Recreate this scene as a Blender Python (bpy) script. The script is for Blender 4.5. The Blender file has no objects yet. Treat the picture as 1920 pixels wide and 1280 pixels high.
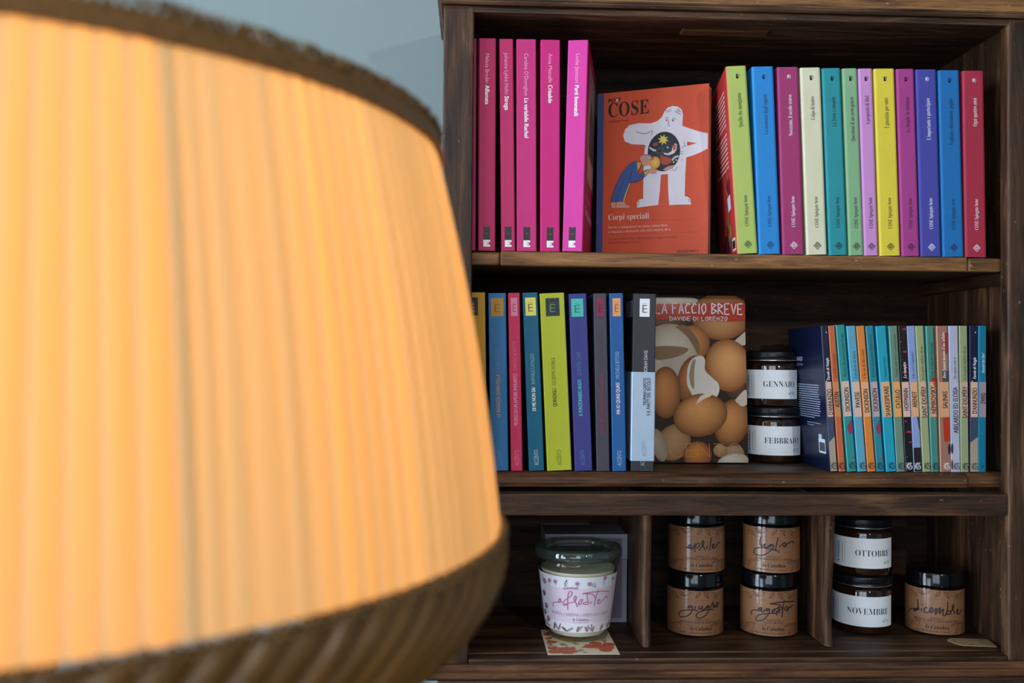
import bpy, bmesh, math, random
from mathutils import Matrix, Vector
from mathutils.geometry import tessellate_polygon

R = math.radians
sc = bpy.context.scene
COL = sc.collection

# ------------------------------------------------------------------ camera, light, exposure
FPX = 1707.0                                   # focal length in pixels of the 1920 x 1280 frame
CAM = Vector((0.0, -0.95, 1.30))
CROT = (Matrix.Rotation(-R(2.5), 3, 'Z') @ Matrix.Rotation(R(91.0), 3, 'X') @ Matrix.Rotation(0.0085, 3, 'Z'))
cd = bpy.data.cameras.new('camera')
cam = bpy.data.objects.new('camera', cd)
COL.objects.link(cam)
cam.matrix_world = Matrix.Translation(CAM) @ CROT.to_4x4()
cd.sensor_width = 36.0
cd.lens = FPX / 1920 * 36
cd.clip_start = 0.01
cd.dof.use_dof = True
cd.dof.focus_distance = 0.985
cd.dof.aperture_fstop = 6.3
sc.camera = cam

sc.view_settings.view_transform = 'Standard'
sc.view_settings.look = 'None'
sc.view_settings.gamma = 1
sc.view_settings.use_curve_mapping = False
sc.view_settings.exposure = 0.0

w = bpy.data.worlds.new('daylight')
sc.world = w
w.use_nodes = True
w.node_tree.nodes['Background'].inputs[0].default_value = (0.62, 0.78, 1.0, 1)
w.node_tree.nodes['Background'].inputs[1].default_value = 1.0


def light(name, kind, loc, target, energy, color, **kw):
    d = bpy.data.lights.new(name, kind)
    d.energy = energy
    d.color = color
    for k, v in kw.items():
        setattr(d, k, v)
    o = bpy.data.objects.new(name, d)
    COL.objects.link(o)
    o.location = loc
    o.rotation_euler = (Vector(target) - Vector(loc)).to_track_quat('-Z', 'Y').to_euler()
    return o


# daylight in the window openings to the left of and behind the photographer
light('window_daylight_left', 'AREA', (-2.38, -0.85, 1.28), (0, -0.85, 1.28), 92, (0.70, 0.85, 1.0), shape='RECTANGLE', size=1.3, size_y=2.36)
light('window_daylight_left_rear', 'AREA', (-2.38, -2.45, 1.28), (0, -2.45, 1.28), 62, (0.70, 0.85, 1.0), shape='RECTANGLE', size=1.1, size_y=2.36)
light('window_daylight_front', 'AREA', (-0.75, -3.18, 1.65), (-0.75, 0, 1.65), 30, (0.76, 0.88, 1.0), shape='RECTANGLE', size=1.7, size_y=1.6)
# ceiling spot to the right of the photographer
light('wall_spot', 'SPOT', (0.72, -2.0, 1.94), (0.0, 0.2, 1.50), 30, (1.0, 0.95, 0.87), spot_size=R(80), spot_blend=0.6, shadow_soft_size=0.02)


# ------------------------------------------------------------------ helpers
def ray(px, py):
    return CROT @ Vector(((px - 960) / FPX, (640 - py) / FPX, -1.0))


def at(px, py, Y):
    """the point of the vertical plane y = Y seen at a pixel of the photograph"""
    d = ray(px, py)
    return CAM + d * ((Y - CAM.y) / d.y)


def onz(px, py, Z):
    d = ray(px, py)
    return CAM + d * ((Z - CAM.z) / d.z)


def lin(c):
    if isinstance(c, str):
        c = c.lstrip('#')
        c = [int(c[i:i + 2], 16) / 255 for i in (0, 2, 4)]
    elif max(c) > 1:
        c = [x / 255 for x in c]
    return tuple(x / 12.92 if x <= 0.04045 else ((x + 0.055) / 1.055) ** 2.4 for x in c) + (1.0,)


def mix(a, b, t):
    return tuple(a[i] * (1 - t) + b[i] * t for i in range(3)) + (1.0,)


def link(name, me, mat=None, parent=None):
    o = bpy.data.objects.new(name, me)
    COL.objects.link(o)
    if mat is not None and me is not None:
        for m in (mat if isinstance(mat, (list, tuple)) else [mat]):
            me.materials.append(m)
    if parent is not None:
        o.parent = parent
    return o


def empty(name, mat4=None):
    o = link(name, None)
    o.empty_display_size = 0.02
    if mat4 is not None:
        o.matrix_world = mat4
    return o


def tag(o, label=None, cat=None, group=None, kind=None):
    if label: o['label'] = label
    if cat: o['category'] = cat
    if group: o['group'] = group
    if kind: o['kind'] = kind
    return o


def mesh(name, verts, faces, smooth=False):
    me = bpy.data.meshes.new(name)
    me.from_pydata([tuple(v) for v in verts], [], faces)
    if smooth:
        me.polygons.foreach_set('use_smooth', [True] * len(faces))
    me.update()
    return me


def bm_mesh(name, bm, smooth=False):
    bmesh.ops.recalc_face_normals(bm, faces=bm.faces[:])
    me = bpy.data.meshes.new(name)
    bm.to_mesh(me)
    bm.free()
    if smooth:
        me.polygons.foreach_set('use_smooth', [True] * len(me.polygons))
    return me


def add_box(bm, x0, x1, y0, y1, z0, z1, bev=0.0, seg=2):
    m = Matrix.Translation(((x0 + x1) / 2, (y0 + y1) / 2, (z0 + z1) / 2)) @ Matrix.Diagonal((x1 - x0, y1 - y0, z1 - z0, 1))
    r = bmesh.ops.create_cube(bm, size=1, matrix=m)
    if bev:
        ed = list({e for v in r['verts'] for e in v.link_edges})
        bmesh.ops.bevel(bm, geom=ed, offset=bev, segments=seg, affect='EDGES', profile=0.6)


def box(name, x0, x1, y0, y1, z0, z1, mat, parent=None, bev=0.0015, seg=2):
    bm = bmesh.new()
    add_box(bm, x0, x1, y0, y1, z0, z1, bev, seg)
    return link(name, bm_mesh(name, bm), mat, parent)


def lathe(name, prof, mat, parent=None, n=64, smooth=True, closed=False):
    """profile of (radius, z) points turned round the z axis"""
    vs, fs = [], []
    for r, z in prof:
        for i in range(n):
            a = 2 * math.pi * i / n
            vs.append((r * math.cos(a), r * math.sin(a), z))
    k = len(prof)
    for j in range(k if closed else k - 1):
        j2 = (j + 1) % k
        for i in range(n):
            i2 = (i + 1) % n
            fs.append((j * n + i, j * n + i2, j2 * n + i2, j2 * n + i))
    me = mesh(name, vs, fs, smooth)
    o = link(name, me, mat, parent)
    if smooth:
        try:
            me.set_sharp_from_angle(angle=R(38))
        except Exception:
            pass
    return o


# ------------------------------------------------------------------ materials
def nodes(name):
    m = bpy.data.materials.new(name)
    m.use_nodes = True
    return m, m.node_tree, m.node_tree.nodes['Principled BSDF']


def N(nt, kind, **kw):
    n = nt.nodes.new(kind)
    for k, v in kw.items():
        if k in n.inputs:
            n.inputs[k].default_value = v
        else:
            setattr(n, k, v)
    return n


def ramp(nt, fac, stops):
    r = nt.nodes.new('ShaderNodeValToRGB')
    cr = r.color_ramp
    while len(cr.elements) > 1:
        cr.elements.remove(cr.elements[-1])
    cr.elements[0].position, cr.elements[0].color = stops[0]
    for p, c in stops[1:]:
        e = cr.elements.new(p)
        e.color = c
    nt.links.new(fac, r.inputs[0])
    return r.outputs[0]


def cmix(nt, fac, a, b, blend='MIX'):
    n = nt.nodes.new('ShaderNodeMix')
    n.data_type = 'RGBA'
    n.blend_type = blend
    for s, v in ((n.inputs[0], fac), (n.inputs[6], a), (n.inputs[7], b)):
        if hasattr(v, 'links'):
            nt.links.new(v, s)
        else:
            s.default_value = v
    return n.outputs[2]


def math_n(nt, op, a, b=None):
    n = nt.nodes.new('ShaderNodeMath')
    n.operation = op
    for s, v in zip(n.inputs, (a, b)):
        if v is None: continue
        if hasattr(v, 'links'):
            nt.links.new(v, s)
        else:
            s.default_value = v
    return n.outputs[0]


def plain(name, col, rough=0.5, spec=0.5, metal=0.0, noise_amt=0.0, nscale=60, bump=0.0):
    m, nt, b = nodes(name)
    c = lin(col)
    b.inputs['Base Color'].default_value = c
    b.inputs['Roughness'].default_value = rough
    b.inputs['Specular IOR Level'].default_value = spec
    b.inputs['Metallic'].default_value = metal
    tc = N(nt, 'ShaderNodeTexCoord')
    nz = N(nt, 'ShaderNodeTexNoise', Scale=nscale, Detail=5.0)
    nt.links.new(tc.outputs['Object'], nz.inputs['Vector'])
    if noise_amt:
        o = ramp(nt, nz.outputs['Fac'], [(0.3, tuple(x * (1 - noise_amt) for x in c[:3]) + (1,)), (0.7, tuple(min(1, x * (1 + noise_amt)) for x in c[:3]) + (1,))])
        nt.links.new(o, b.inputs['Base Color'])
    if bump:
        bp = N(nt, 'ShaderNodeBump', Strength=bump, Distance=0.001)
        nt.links.new(nz.outputs['Fac'], bp.inputs['Height'])
        nt.links.new(bp.outputs[0], b.inputs['Normal'])
    return m


def wood(name, axis, dark, mid, worn, rough=0.5, wear=1.0, spec=0.3):
    m, nt, b = nodes(name)
    tc = N(nt, 'ShaderNodeTexCoord')
    oi = N(nt, 'ShaderNodeObjectInfo')
    off = N(nt, 'ShaderNodeVectorMath', operation='ADD')
    nt.links.new(tc.outputs['Object'], off.inputs[0])
    mul = N(nt, 'ShaderNodeVectorMath', operation='SCALE')
    cmb = N(nt, 'ShaderNodeCombineXYZ')
    for k in range(3):
        nt.links.new(oi.outputs['Random'], cmb.inputs[k])
    nt.links.new(cmb.outputs[0], mul.inputs[0])
    mul.inputs['Scale'].default_value = 7.0
    nt.links.new(mul.outputs[0], off.inputs[1])

    def stretched(s_along, s_across):
        mp = N(nt, 'ShaderNodeMapping')
        s = [s_across] * 3
        s[axis] = s_along
        mp.inputs['Scale'].default_value = s
        nt.links.new(off.outputs[0], mp.inputs['Vector'])
        return mp.outputs[0]
    g1 = N(nt, 'ShaderNodeTexNoise', Scale=1.0, Detail=7.0, Roughness=0.62, Distortion=0.6)
    nt.links.new(stretched(7, 70), g1.inputs['Vector'])
    g2 = N(nt, 'ShaderNodeTexNoise', Scale=1.0, Detail=5.0, Roughness=0.7)
    nt.links.new(stretched(28, 620), g2.inputs['Vector'])
    g3 = N(nt, 'ShaderNodeTexNoise', Scale=1.0, Detail=4.0)
    nt.links.new(stretched(9, 22), g3.inputs['Vector'])
    base = ramp(nt, g1.outputs['Fac'], [(0.30, lin(dark)), (0.55, lin(mid)), (0.74, mix(lin(mid), lin(worn), 0.6))])
    pores = ramp(nt, g2.outputs['Fac'], [(0.36, (0.32, 0.32, 0.32, 1)), (0.5, (1, 1, 1, 1))])
    c = cmix(nt, 0.75, base, pores, 'MULTIPLY')
    # rubbed edges and scuffs
    bv = N(nt, 'ShaderNodeBevel', samples=3)
    bv.inputs['Radius'].default_value = 0.003
    ge = N(nt, 'ShaderNodeNewGeometry')
    dt = N(nt, 'ShaderNodeVectorMath', operation='DOT_PRODUCT')
    nt.links.new(bv.outputs[0], dt.inputs[0])
    nt.links.new(ge.outputs['Normal'], dt.inputs[1])
    edge = ramp(nt, dt.outputs['Value'], [(0.80, (1, 1, 1, 1)), (0.985, (0, 0, 0, 1))])
    sn = ramp(nt, g3.outputs['Fac'], [(0.42, (0, 0, 0, 1)), (0.62, (1, 1, 1, 1))])
    em = math_n(nt, 'MULTIPLY', edge, sn)
    em = math_n(nt, 'MULTIPLY', em, 0.8 * wear)
    c = cmix(nt, em, c, lin(worn))
    v = N(nt, 'ShaderNodeTexVoronoi', Scale=1.0, feature='F1')
    nt.links.new(stretched(60, 95), v.inputs['Vector'])
    spk = ramp(nt, v.outputs['Distance'], [(0.05, (1, 1, 1, 1)), (0.13, (0, 0, 0, 1))])
    sp = math_n(nt, 'MULTIPLY', math_n(nt, 'MULTIPLY', spk, sn), 0.55 * wear)
    c = cmix(nt, sp, c, mix(lin(worn), (0.5, 0.42, 0.33, 1), 0.4))
    nt.links.new(c, b.inputs['Base Color'])
    rr = math_n(nt, 'ADD', math_n(nt, 'MULTIPLY', g3.outputs['Fac'], 0.3), rough - 0.15)
    nt.links.new(rr, b.inputs['Roughness'])
    b.inputs['Specular IOR Level'].default_value = spec
    bp = N(nt, 'ShaderNodeBump', Strength=0.45, Distance=0.0012)
    hh = math_n(nt, 'ADD', g1.outputs['Fac'], math_n(nt, 'MULTIPLY', g2.outputs['Fac'], 0.5))
    nt.links.new(hh, bp.inputs['Height'])
    nt.links.new(bp.outputs[0], b.inputs['Normal'])
    return m


WOOD = [wood('dark_oak_%s' % 'xyz'[a], a, '#170d07', '#49301f', '#91694a') for a in range(3)]
WARM = [wood('rubbed_oak_%s' % 'xyz'[a], a, '#3a2413', '#93643a', '#bd8f5c', 0.46, 1.2) for a in range(3)]
INNER = [wood('shaded_inner_oak_%s' % 'xyz'[a], a, '#120a06', '#35200f', '#5a3f2a', 0.5, 0.6) for a in range(3)]  # darker copy of the case oak, the shade inside put into its colour


REDD = wood('red_brown_oak', 0, '#20110a', '#5e3c26', '#96683f', 0.5, 1.2)
BACK = wood('shaded_back_oak', 0, '#0d0603', '#36200f', '#4c321c', 0.65, 0.3, 0.2)  # near black because the shade at the back is put into the colour


def printed(name, rough, coat=0.0, grain=0.0, spec=0.4):
    """paper that takes its printed colours from the mesh"""
    m, nt, b = nodes(name)
    a = N(nt, 'ShaderNodeVertexColor', layer_name='Col')
    tc = N(nt, 'ShaderNodeTexCoord')
    nz = N(nt, 'ShaderNodeTexNoise', Scale=900.0, Detail=3.0)
    nt.links.new(tc.outputs['Object'], nz.inputs['Vector'])
    nz2 = N(nt, 'ShaderNodeTexNoise', Scale=45.0, Detail=4.0)
    nt.links.new(tc.outputs['Object'], nz2.inputs['Vector'])
    g = ramp(nt, nz2.outputs['Fac'], [(0.3, (0.93, 0.93, 0.93, 1)), (0.7, (1, 1, 1, 1))])
    c = cmix(nt, 1.0, a.outputs['Color'], g, 'MULTIPLY')
    nt.links.new(c, b.inputs['Base Color'])
    b.inputs['Roughness'].default_value = rough
    b.inputs['Specular IOR Level'].default_value = spec
    b.inputs['Coat Weight'].default_value = coat
    b.inputs['Coat Roughness'].default_value = 0.12
    if grain:
        bp = N(nt, 'ShaderNodeBump', Strength=grain, Distance=0.0004)
        nt.links.new(nz.outputs['Fac'], bp.inputs['Height'])
        nt.links.new(bp.outputs[0], b.inputs['Normal'])
    return m


COVER = printed('cover_card', 0.55, 0.0, 0.35)
GLOSSY = printed('laminated_cover', 0.38, 0.12, 0.05)
PHOTO = printed('photo_cover', 0.45, 0.03, 0.03, 0.15)
INK = printed('ink_on_paper', 0.5)
LABEL = printed('label_paper', 0.6, 0.0, 0.15)
KRAFT = printed('varnished_kraft_label', 0.5, 0.7, 0.06)
PAGES = plain('page_edges', '#d9cfb8', 0.8, 0.2, noise_amt=0.12, nscale=400)


def paint(me, colors):
    """colors: one per face (tuple) or one list per face for its corners"""
    ca = me.color_attributes.new('Col', 'FLOAT_COLOR', 'CORNER')
    k = 0
    flat = []
    for p, c in zip(me.polygons, colors):
        if isinstance(c, list):
            for q in c: flat.extend(q)
        else:
            flat.extend(tuple(c) * len(p.vertices))
    ca.data.foreach_set('color', flat)


# ------------------------------------------------------------------ lettering and print
def styled(s, style):
    """serif letters come from the serif alphabet of the built-in font set"""
    if style not in ('serif', 'ital', 'bital'): return s
    out = ''
    for ch in s:
        if 'A' <= ch <= 'Z': out += chr(0x1D400 + ord(ch) - 65)
        elif 'a' <= ch <= 'z': out += chr(0x1D41A + ord(ch) - 97)
        else: out += ch
    return out


_text = {}


_letters = {}


def _letter_object():
    if 'o' not in _letters:
        cu = bpy.data.curves.new('lettering', 'FONT')
        cu.resolution_u = 3
        o = bpy.data.objects.new('lettering', cu)
        ts = bpy.data.scenes.new('lettering')
        ts.collection.objects.link(o)
        _letters.update(o=o, cu=cu, ts=ts)
    return _letters['o'], _letters['cu'], _letters['ts']


def text2d(s, style='sans', off=0.0, shear=0.0):
    if style == 'ital': off -= 0.012; shear = 0.28
    if style == 'bital': shear = 0.28
    key = (s, style, off, shear)
    if key not in _text:
        o, cu, ts = _letter_object()
        cu.body = styled(s, style)
        cu.offset = off
        cu.shear = shear
        vl = ts.view_layers[0]
        vl.update()
        me = bpy.data.meshes.new_from_object(o.evaluated_get(vl.depsgraph))
        vs = [(v.co.x, v.co.y) for v in me.vertices]
        fs = [tuple(p.vertices) for p in me.polygons]
        bpy.data.meshes.remove(me)
        x0 = min(v[0] for v in vs); x1 = max(v[0] for v in vs)
        _text[key] = ([(v[0] - x0, v[1]) for v in vs], fs, x1 - x0)
    return _text[key]


def smooth_line(pts, sub=5):
    if len(pts) < 3: return pts
    P = [pts[0]] + list(pts) + [pts[-1]]
    out = []
    for i in range(1, len(P) - 2):
        p0, p1, p2, p3 = P[i - 1:i + 3]
        for k in range(sub):
            t = k / sub
            out.append(tuple(0.5 * (2 * p1[a] + (p2[a] - p0[a]) * t + (2 * p0[a] - 5 * p1[a] + 4 * p2[a] - p3[a]) * t * t + (3 * p1[a] - p0[a] - 3 * p2[a] + p3[a]) * t ** 3) for a in (0, 1)))
    out.append(pts[-1])
    return out


class Print:
    """flat print: polygons in (u, v) metres, each with colours and a layer"""

    def __init__(self):
        self.v, self.f, self.c = [], [], []

    def poly(self, pts, col, layer=1):
        k = len(self.v)
        self.v += [(p[0], p[1], layer) for p in pts]
        self.f.append(tuple(range(k, k + len(pts))))
        self.c.append(lin(col) if not isinstance(col, list) else [lin(x) for x in col])

    def rect(self, u0, u1, v0, v1, col, layer=1):
        self.poly([(u0, v0), (u1, v0), (u1, v1), (u0, v1)], col, layer)

    def blob(self, cu, cv, ru, rv, col_in, col_out, layer=1, rot=0.0, hu=0.0, hv=0.0, n=32, rings=5, a0=0.0, a1=360.0):
        k = len(self.v)
        full = a1 - a0 >= 360
        m = n if full else n + 1
        ca, sa = math.cos(R(rot)), math.sin(R(rot))
        for j in range(rings + 1):
            t = j / rings
            for i in range(m):
                a = R(a0 + (a1 - a0) * i / n)
                x = hu * (1 - t) + ru * t * math.cos(a)
                y = hv * (1 - t) + rv * t * math.sin(a)
                self.v.append((cu + x * ca - y * sa, cv + x * sa + y * ca, layer))
        ci, co = lin(col_in), lin(col_out)
        for j in range(rings):
            for i in range(n):
                i2 = (i + 1) % m
                self.f.append((k + j * m + i, k + j * m + i2, k + (j + 1) * m + i2, k + (j + 1) * m + i))
                t0, t1 = (j / rings) ** 1.6, ((j + 1) / rings) ** 1.6
                A, B = mix(ci, co, t0), mix(ci, co, t1)
                self.c.append([A, A, B, B])

    def stroke(self, pts, width, col, layer=2, smooth=True, w_end=None):
        if smooth: pts = smooth_line(pts)
        n = len(pts)
        L = []
        for i in range(n):
            a = pts[max(0, i - 1)]; b = pts[min(n - 1, i + 1)]
            dx, dy = b[0] - a[0], b[1] - a[1]
            d = math.hypot(dx, dy) or 1e-9
            ww = width if w_end is None else width + (w_end - width) * i / max(1, n - 1)
            L.append((-dy / d * ww / 2, dx / d * ww / 2))
        k = len(self.v)
        for p, o in zip(pts, L):
            self.v.append((p[0] + o[0], p[1] + o[1], layer))
            self.v.append((p[0] - o[0], p[1] - o[1], layer))
        for i in range(n - 1):
            self.f.append((k + 2 * i, k + 2 * i + 1, k + 2 * i + 3, k + 2 * i + 2))
            self.c.append(lin(col))

    def text(self, s, u, v, height, col, length=None, rot=0.0, style='sans', off=0.0, align='l', layer=2, shear=0.0):
        """cap height and (optionally) full length in metres; (u, v) is the baseline start, middle or end"""
        vs, fs, wd = text2d(s, style, off, shear)
        sy = height / 0.69
        sx = (length / wd) if length else sy
        x0 = {'l': 0, 'c': -wd * sx / 2, 'r': -wd * sx}[align]
        ca, sa = math.cos(R(rot)), math.sin(R(rot))
        # a bold face is struck three times, a hair apart
        hits = ((0.0, 0.0), (-.022, .12), (.022, .24)) if style == 'sansb' else ((0.0, 0.0),)
        for sh, dl in hits:
            k = len(self.v)
            for x, y in vs:
                X, Y = x0 + x * sx + sh * max(sx, sy * .7), y * sy
                self.v.append((u + X * ca - Y * sa, v + X * sa + Y * ca, layer + dl))
            for f in fs:
                self.f.append(tuple(k + i for i in f))
                self.c.append(lin(col))

    def build(self, name, parent, mapping, mat=None):
        me = mesh(name, [mapping(*p) for p in self.v], self.f)
        paint(me, self.c)
        return link(name, me, mat or INK, parent)


EPS = 0.00012
front = lambda u, v, l: (u, -EPS * l, v)                    # on a face looking to -y


def on_left(x=0.0):
    return lambda u, v, l: (x - EPS * l, u, v)              # on a face looking to -x, u runs into the depth


def cyl(r):
    return lambda u, v, l: ((r + 0.0001 + EPS * l) * math.sin(u / r), -(r + 0.0001 + EPS * l) * math.cos(u / r), v)


def plane_hit(inv, px, py, axis=1):
    """pixel of the photograph -> coordinates on the local plane axis = 0 of an object"""
    o = inv @ CAM
    d = inv.to_3x3() @ ray(px, py)
    p = o + d * (-o[axis] / d[axis])
    return (p.x, p.z) if axis == 1 else (p.y, p.z)


# ------------------------------------------------------------------ the room
PAINT = plain('pale_blue_green_paint', '#879493', 0.75, 0.3, noise_amt=0.03, nscale=3, bump=0.15)
WHITE = plain('white_paint', '#d5d8d6', 0.5, 0.4, noise_amt=0.03, nscale=5)
FLOORM = wood('floor_boards', 1, '#3a2a1e', '#7a5c40', '#9a7c5c', 0.5, 0.3)
CEIL = plain('ceiling_paint', '#a8aaa6', 0.85, 0.2, noise_amt=0.02, nscale=4)


def structure(o):
    o['kind'] = 'structure'
    return o


WY = 0.235
structure(box('floor', -2.5, 2.6, -3.3, 0.6, -0.05, 0.0, FLOORM, bev=0))
structure(box('ceiling', -2.5, 2.6, -3.3, 0.6, 2.85, 2.95, CEIL, bev=0))
bm = bmesh.new()
add_box(bm, -0.268, 2.5, WY, WY + 0.25, 0, 2.85)
structure(link('wall_back', bm_mesh('wall_back', bm), PAINT))
bm = bmesh.new()
add_box(bm, -2.4, -0.262, WY + 0.004, WY + 0.25, 0, 2.85)
structure(link('wall_back_recess', bm_mesh('wall_back_recess', bm), PAINT))
bm = bmesh.new()
for y0, y1, z0, z1 in ((-3.3, -3.02, 0, 2.85), (-1.88, -1.52, 0, 2.85), (-0.18, 0.5, 0, 2.85), (-1.52, -0.18, 0, 0.09), (-1.52, -0.18, 2.47, 2.85), (-3.02, -1.88, 0, 0.09), (-3.02, -1.88, 2.47, 2.85)):
    add_box(bm, -2.5, -2.4, y0, y1, z0, z1)
structure(link('wall_left', bm_mesh('wall_left', bm), PAINT))
structure(box('wall_right', 2.5, 2.6, -3.3, 0.5, 0, 2.85, PAINT, bev=0))
bm = bmesh.new()
for x0, x1, z0, z1 in ((-2.5, -1.62, 0, 2.85), (0.12, 2.5, 0, 2.85), (-1.62, 0.12, 0, 0.83), (-1.62, 0.12, 2.47, 2.85)):
    add_box(bm, x0, x1, -3.3, -3.2, z0, z1)
structure(link('wall_front', bm_mesh('wall_front', bm), PAINT))


def window(name, length, mat4, sill=0.83):
    bm = bmesh.new()
    for k in range(3):
        xx = -length / 2 + length * k / 2
        add_box(bm, xx - 0.035, xx + 0.035, -0.02, 0.02, sill, 2.47, 0.006)
    for zz in ((0.83, 1.40, 1.95, 2.47) if sill > .5 else (0.10, 1.0, 2.0, 2.47)):
        add_box(bm, -length / 2, length / 2, -0.015, 0.015, zz - 0.02, zz + 0.02, 0.005)
    o = link(name, bm_mesh('window', bm), WHITE)
    o.matrix_world = mat4
    structure(o)


window('window_1', 1.34, Matrix.Translation((-2.34, -0.85, 0)) @ Matrix.Rotation(R(90), 4, 'Z'), 0.1)
window('window_2', 1.14, Matrix.Translation((-2.34, -2.45, 0)) @ Matrix.Rotation(R(90), 4, 'Z'), 0.1)
window('window_3', 1.74, Matrix.Translation((-0.75, -3.14, 0)))
# white wainscot below the painted wall
structure(box('trim_1', -2.39, 2.49, WY - 0.014, WY - 0.0005, 0, 0.845, WHITE, bev=0.003))

# ------------------------------------------------------------------ the bookcase
XL, XR = -0.001, 0.573                        # the opening between the stiles
IL, IR = XL - 0.015, XR + 0.014               # inner faces of the side panels
D = 0.200                                     # inner face of the back panel
Z_RAIL = at(1390, 35, 0).z                    # underside of the top rail
Z_TOP = 1.690
Z1 = 1.4132                                   # top of the upper shelf
Z2 = 1.1780                                   # top of the middle shelf
Z3 = 0.9870                                   # top of the bottom shelf
Z_MR = at(1400, 967, 0).z                     # underside of the middle rail
Z_MRT = at(1400, 926, 0).z
bc = tag(empty('bookcase', Matrix.Translation((0.286, 0.1, 0))), 'dark oak bookcase with open shelves, worn edges and small bottom compartments', 'bookcase')
BI = Matrix.Translation((0.286, 0.1, 0)).inverted()


def bpart(o):
    o.parent = bc
    o.matrix_parent_inverse = BI
    return o


def plank(name, x0, x1, y0, y1, z0, z1, mat, bev=0.0015, seg=2):
    return bpart(box(name, x0, x1, y0, y1, z0, z1, mat, None, bev, seg))


ST = 0.032
plank('stile', XL - ST, XL, 0, 0.0158, 0.90, 1.668, WOOD[2], 0.0035, 3)
plank('stile', XR, XR + ST + 0.004, 0, 0.0158, 0.90, 1.668, WOOD[2], 0.0035, 3)
plank('side_panel', XL - ST + 0.002, IL, 0.0182, D + 0.02, 0.90, 1.715, WOOD[2], 0.001)
plank('side_panel', IR, XR + ST, 0.0182, D + 0.02, 0.90, 1.715, WOOD[2], 0.001)
plank('back_panel', IL, IR, D, D + 0.012, 0.93, 1.712, BACK, 0.0012)
plank('top_rail', XL - ST, XR + ST + 0.004, 0.0004, 0.02, Z_RAIL, 1.6685, WOOD[0], 0.002)
plank('ceiling_board', IL, IR, 0.0204, D, Z_TOP, Z_TOP + 0.014, WOOD[0], 0.001)
a = at(1278, 54, 0.055); b_ = at(1440, 54, 0.055)
plank('ceiling_batten', a.x, b_.x, 0.05, 0.066, a.z - 0.004, Z_TOP, REDD, 0.002)


def moulding(name, prof, x0, x1, mat, ret=0.0):
    """profile of (forward, z) run along the front and back along the left and right sides"""
    vs, fs = [], []
    path = lambda f: [(x0 - f, D + 0.02), (x0 - f, -f), (x1 + f, -f), (x1 + f, D + 0.02)]
    for f, z in prof:
        vs += [(x, y, z) for x, y in path(f)]
    for j in range(len(prof) - 1):
        for i in range(3):
            fs.append((j * 4 + i, j * 4 + i + 1, j * 4 + 4 + i + 1, j * 4 + 4 + i))
    k = len(prof) - 1
    fs.append(tuple(k * 4 + i for i in range(4)))
    fs.append(tuple(3 - i for i in range(4)))
    bm = bmesh.new()
    me = mesh(name, vs, fs)
    bm.from_mesh(me)
    return bpart(link(name, bm_mesh(name, bm), mat))


XO0, XO1 = XL - ST, XR + ST + 0.004
moulding('frieze_bead', [(0.000, 1.6690), (0.003, 1.6692), (0.0045, 1.6712), (0.0045, 1.6725), (0.003, 1.6745), (0.0012, 1.6750), (0.0012, 1.6765), (0.0, 1.6766)], XO0, XO1, WOOD[0])
moulding('frieze', [(0.0005, 1.677), (0.0005, 1.6915), (0.0, 1.6916)], XO0, XO1, WARM[0])
moulding('cornice', [(0.001, 1.6917), (0.003, 1.6917), (0.003, 1.698), (0.0045, 1.701), (0.0045, 1.706), (0.009, 1.708), (0.0105, 1.710), (0.0105, 1.7205), (0.009, 1.722), (0.0, 1.722)], XO0, XO1, WOOD[0])

# upper shelf: board, front lipping in three lengths, cleats
yS1 = 0.016
plank('upper_shelf', IL, IR, yS1 + 0.012, D, Z1 - 0.014, Z1, WOOD[0], 0.001)
xa, xb = at(938, 480, yS1).x, at(1815, 485, yS1).x
xe = at(1879, 485, yS1).x
plank('shelf_lipping', IL, xa - 0.0006, yS1 + 0.0015, yS1 + 0.0118, Z1 - 0.0150, Z1 - 0.0012, WARM[0], 0.003, 3)
plank('shelf_lipping', xa, xb, yS1, yS1 + 0.0118, Z1 - 0.0155, Z1, WARM[0], 0.003, 3)
plank('shelf_lipping', xb + 0.0006, xe, yS1 + 0.0006, yS1 + 0.0118, Z1 - 0.0155, Z1 - 0.0008, WARM[0], 0.003, 3)
plank('shelf_cleat', IR - 0.010, IR, yS1 + 0.004, D, Z1 - 0.029, Z1 - 0.0157, INNER[1], 0.0015)
plank('shelf_cleat', IL, IL + 0.010, yS1 + 0.004, D, Z1 - 0.029, Z1 - 0.0157, INNER[1], 0.0015)

# middle shelf with rounded lipping, rail below
plank('middle_rail', XL, XR, 0.0006, 0.020, Z_MR, Z_MRT, WOOD[0], 0.002)
plank('middle_shelf', IL, IR, 0.036, D, Z2 - 0.016, Z2, WOOD[0], 0.001)
xa, xb = at(932, 905, 0.022).x, at(1817, 905, 0.022).x
for x0, x1, dy in ((IL, xa - 0.0005, 0.004), (xa, xb, 0.0), (xb + 0.0005, IR, 0.005)):
    bm = bmesh.new()
    prof = [(0.0358 + 0.0, Z2 - 0.0002), (0.029 + dy * 0.6, Z2 - 0.0006), (0.0245 + dy, Z2 - 0.003), (0.0215 + dy, Z2 - 0.0065), (0.0207 + dy, Z2 - 0.011), (0.0225 + dy, Z2 - 0.0155), (0.0358, Z2 - 0.016)]
    rows = []
    for x, sh in ((x0, 0.002), (x0 + 0.003, 0), (x1 - 0.003, 0), (x1, 0.002)):
        rows.append([bm.verts.new((x, y + sh, z - sh * 0.3)) for y, z in prof])
    for p, q in zip(rows, rows[1:]):
        for i in range(len(prof)):
            i2 = (i + 1) % len(prof)
            bm.faces.new((p[i], p[i2], q[i2], q[i]))
    bm.faces.new(rows[0]); bm.faces.new(rows[-1])
    bpart(link('shelf_lipping', bm_mesh('shelf_lipping', bm), REDD))

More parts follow.
